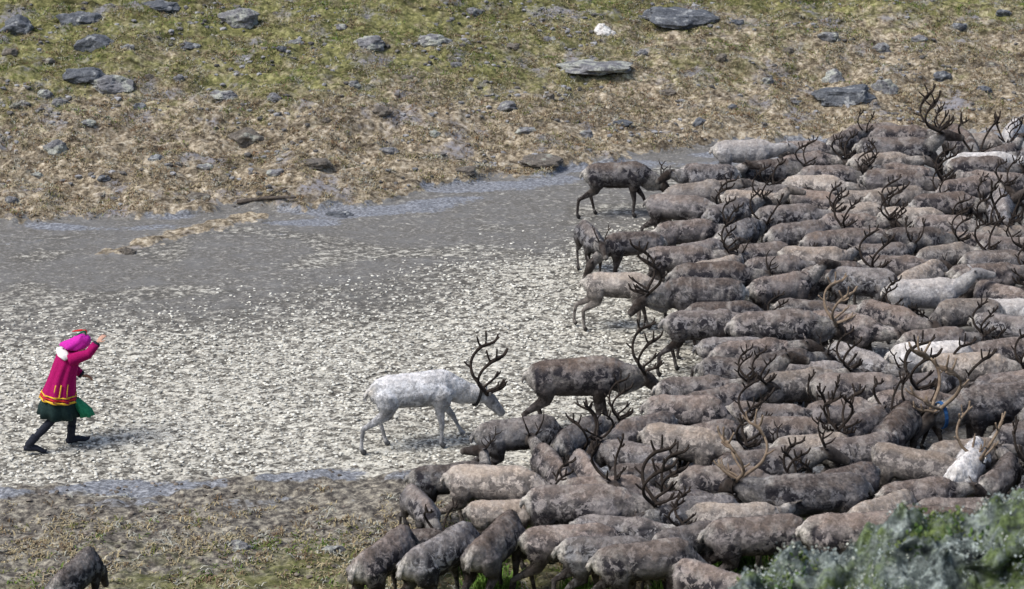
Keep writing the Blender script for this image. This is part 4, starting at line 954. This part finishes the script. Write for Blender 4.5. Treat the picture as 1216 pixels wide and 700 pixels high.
m_yel = simple('yellow_braid', (.60, .36, .02), (.75, .50, .05), 90)
m_red = simple('red_braid', (.45, .02, .02), (.6, .04, .03), 90)
m_skirt = simple('dark_green_skirt', (.006, .018, .018), (.016, .038, .036), 30)
m_grn = simple('green_cloth', (.01, .14, .07), (.03, .27, .14), 40)
m_wool = simple('white_wool', (.65, .63, .62), (.80, .78, .76), 50)
tun = cloth_shell('tunic', [((.225,0,1.455),.085,.09,-.03),((.205,0,1.41),.125,.18,-.03),((.18,0,1.34),.150,.215,-.03),((.13,0,1.20),.165,.205,-.02),((.08,0,1.06),.175,.20,-.02),((.045,0,.94),.195,.215,-.02),((.015,0,.83),.225,.24,-.03),((.0,0,.74),.245,.255,-.04)], 64, m_mag, prs, .012, 9)
for z0, z1, mm, nm in ((.775,.745,m_yel,'hem_braid'),(.81,.787,m_red,'hem_braid'),(.845,.825,m_yel,'hem_braid')):
    f0 = (.83-z0)/.09; f1 = (.83-z1)/.09; L_ = lambda f: (((.015-.015*f),0,.83-.09*f), .228+.02*f+.006, .243+.015*f+.006, -.03-.01*f)
    cloth_shell(nm, [L_(f0), L_((f0+f1)/2), L_(f1)], 64, mm, tun, .012, 9, .006)
for yy in (-.13, -.04, .07):      # vertical braid on the lower tunic
    pts = [Vector((.0, 0, 0))]
    o_ = []
    for f in (0, .25, .5, .75, 1):
        z = 1.02-.19*f; cx = .06-.045*f; a_ = .185+.03*f; bb = .205+.03*f; s_ = yy/bb*1.0
        ang = -math.pi/2 + yy*4.2
        o_.append(Vector((cx + math.cos(ang)*(a_+.012), math.sin(ang)*(bb+.012), z)))
    tube_obj('braid', o_, [.010]*7, m_yel, tun)
for (S, E, W), nm in (((RS, RE, RW), 'sleeve'), ((LS, LE, LW), 'sleeve')):
    secs = [(S+(S-E)*.15,.085,.085,Yv),(S,.085,.09,Yv),(S.lerp(E,.5),.075,.08,Yv),(E,.068,.07,Yv),(E.lerp(W,.5),.060,.062,Yv),(E.lerp(W,.82),.055,.056,Yv)]
    v, f = ring_tube(secs, 20); v = [p + Vector((mnoise.noise(p*14), mnoise.noise(p*14+Vector((5,0,0))), mnoise.noise(p*14+Vector((0,9,0)))))*.010 for p in v]
    me = bpy.data.meshes.new('sleeve'); me.from_pydata([tuple(p) for p in v], [], f); me.materials.append(m_mag); me.polygons.foreach_set('use_smooth', np.full(len(f), True))
    sl_ = link(bpy.data.objects.new('sleeve', me), tun)
    v, f = ring_tube([(E.lerp(W,.80),.058,.059,Yv),(E.lerp(W,.88),.058,.058,Yv),(E.lerp(W,.97),.048,.048,Yv)], 18)
    me = bpy.data.meshes.new('cuff'); me.from_pydata([tuple(p) for p in v], [], f); me.materials.append(m_legs); me.polygons.foreach_set('use_smooth', np.full(len(f), True)); link(bpy.data.objects.new('cuff', me), sl_)
cloth_shell('skirt', [((.02,0,.86),.19,.20,0),((.0,0,.74),.225,.235,-.02),((-.015,0,.62),.25,.25,-.03),((-.01,0,.50),.275,.26,-.03)], 64, m_skirt, prs, .025, 8, .008, seed=2)
# green scarf end swinging in front of the skirt
g_ = [((.22,-.10,.76),.05,.04,0),((.28,-.11,.66),.075,.05,0),((.33,-.11,.56),.095,.06,0),((.35,-.11,.47),.085,.05,0)]
cloth_shell('scarf_end', g_, 28, m_grn, prs, .03, 5, .006, seed=4)
# hat, hood and shawl
hat = cloth_shell('hat', [(hp_(-.02,.145),.03,.03,0),(hp_(-.02,.132),.07,.07,-.03),(hp_(-.012,.09),.098,.088,-.05),(hp_(-.01,.04),.106,.094,-.06),(hp_(-.03,-.02),.108,.102,-.07),(hp_(-.07,-.08),.112,.115,-.07),(hp_(-.10,-.13),.115,.135,-.05)], 32, m_magb, prs, .008, 6, .01, True)
for i, (mm, off) in enumerate(((m_red,(.02,.0,.20)),(m_grn,(-.05,-.05,.185)),(m_red,(-.06,.04,.19)))):
    me = bpy.data.meshes.new('ribbon'); v, f = sweep(curve([hp_(-.02,.15), hp_(-.02,.15)+Vector(off)*.35, hp_(-.02,.13)+Vector((off[0]*1.6-.06, off[1]*2, .06))], 5), [.012,.014,.014,.014,.012,.006], 6)
    me.from_pydata([tuple(p) for p in v], [], f); me.materials.append(mm); link(bpy.data.objects.new('ribbon', me), hat)
v, f = ring_tube([((.12,-.22,1.39),.03,.015,Xv),((.09,-.15,1.435),.075,.022,Xv),((.10,-.0,1.465),.085,.028,Xv),((.10,.13,1.44),.06,.02,Xv),((.12,.19,1.41),.02,.012,Xv)], 14)
v = [p + Vector((mnoise.noise(p*20), mnoise.noise(p*20+Vector((3,0,0))), mnoise.noise(p*20+Vector((0,3,0)))))*.012 for p in v]
me = bpy.data.meshes.new('shawl'); me.from_pydata([tuple(p) for p in v], [], f); me.materials.append(m_wool); me.polygons.foreach_set('use_smooth', np.full(len(f), True)); link(bpy.data.objects.new('shawl', me), prs)
for A, tv, up in (((-.47,-.11,.16), (-.27,-.12,.03), (-.36,-.107,.27)), ((.14,.09,.10), (.36,.09,.035), (.165,.09,.28))):
    A, tv, up = Vector(A), Vector(tv), Vector(up)
    tbs = [ring_tube([(up,.062,.066,Yv),(up.lerp(A,.5),.054,.058,Yv),(A,.052,.058,Yv),(A+Vector((-.01,0,-.05)),.046,.05,Yv)], 14), ring_tube([(A+Vector((-.075,0,-.05)),.035,.03,Yv),(A+Vector((-.02,0,-.045)),.05,.05,Yv),(A.lerp(tv,.5),.055,.045,Yv),(A.lerp(tv,.9),.055,.034,Yv),(tv+(tv-A)*.12+Vector((0,0,.02)),.030,.022,Yv),(tv+(tv-A)*.2+Vector((0,0,.055)),.010,.012,Yv)], 14)]
    me = remesh(tbs, .009, 3, 'boot'); me.materials.clear(); me.materials.append(m_legs); link(bpy.data.objects.new('boot', me), prs)
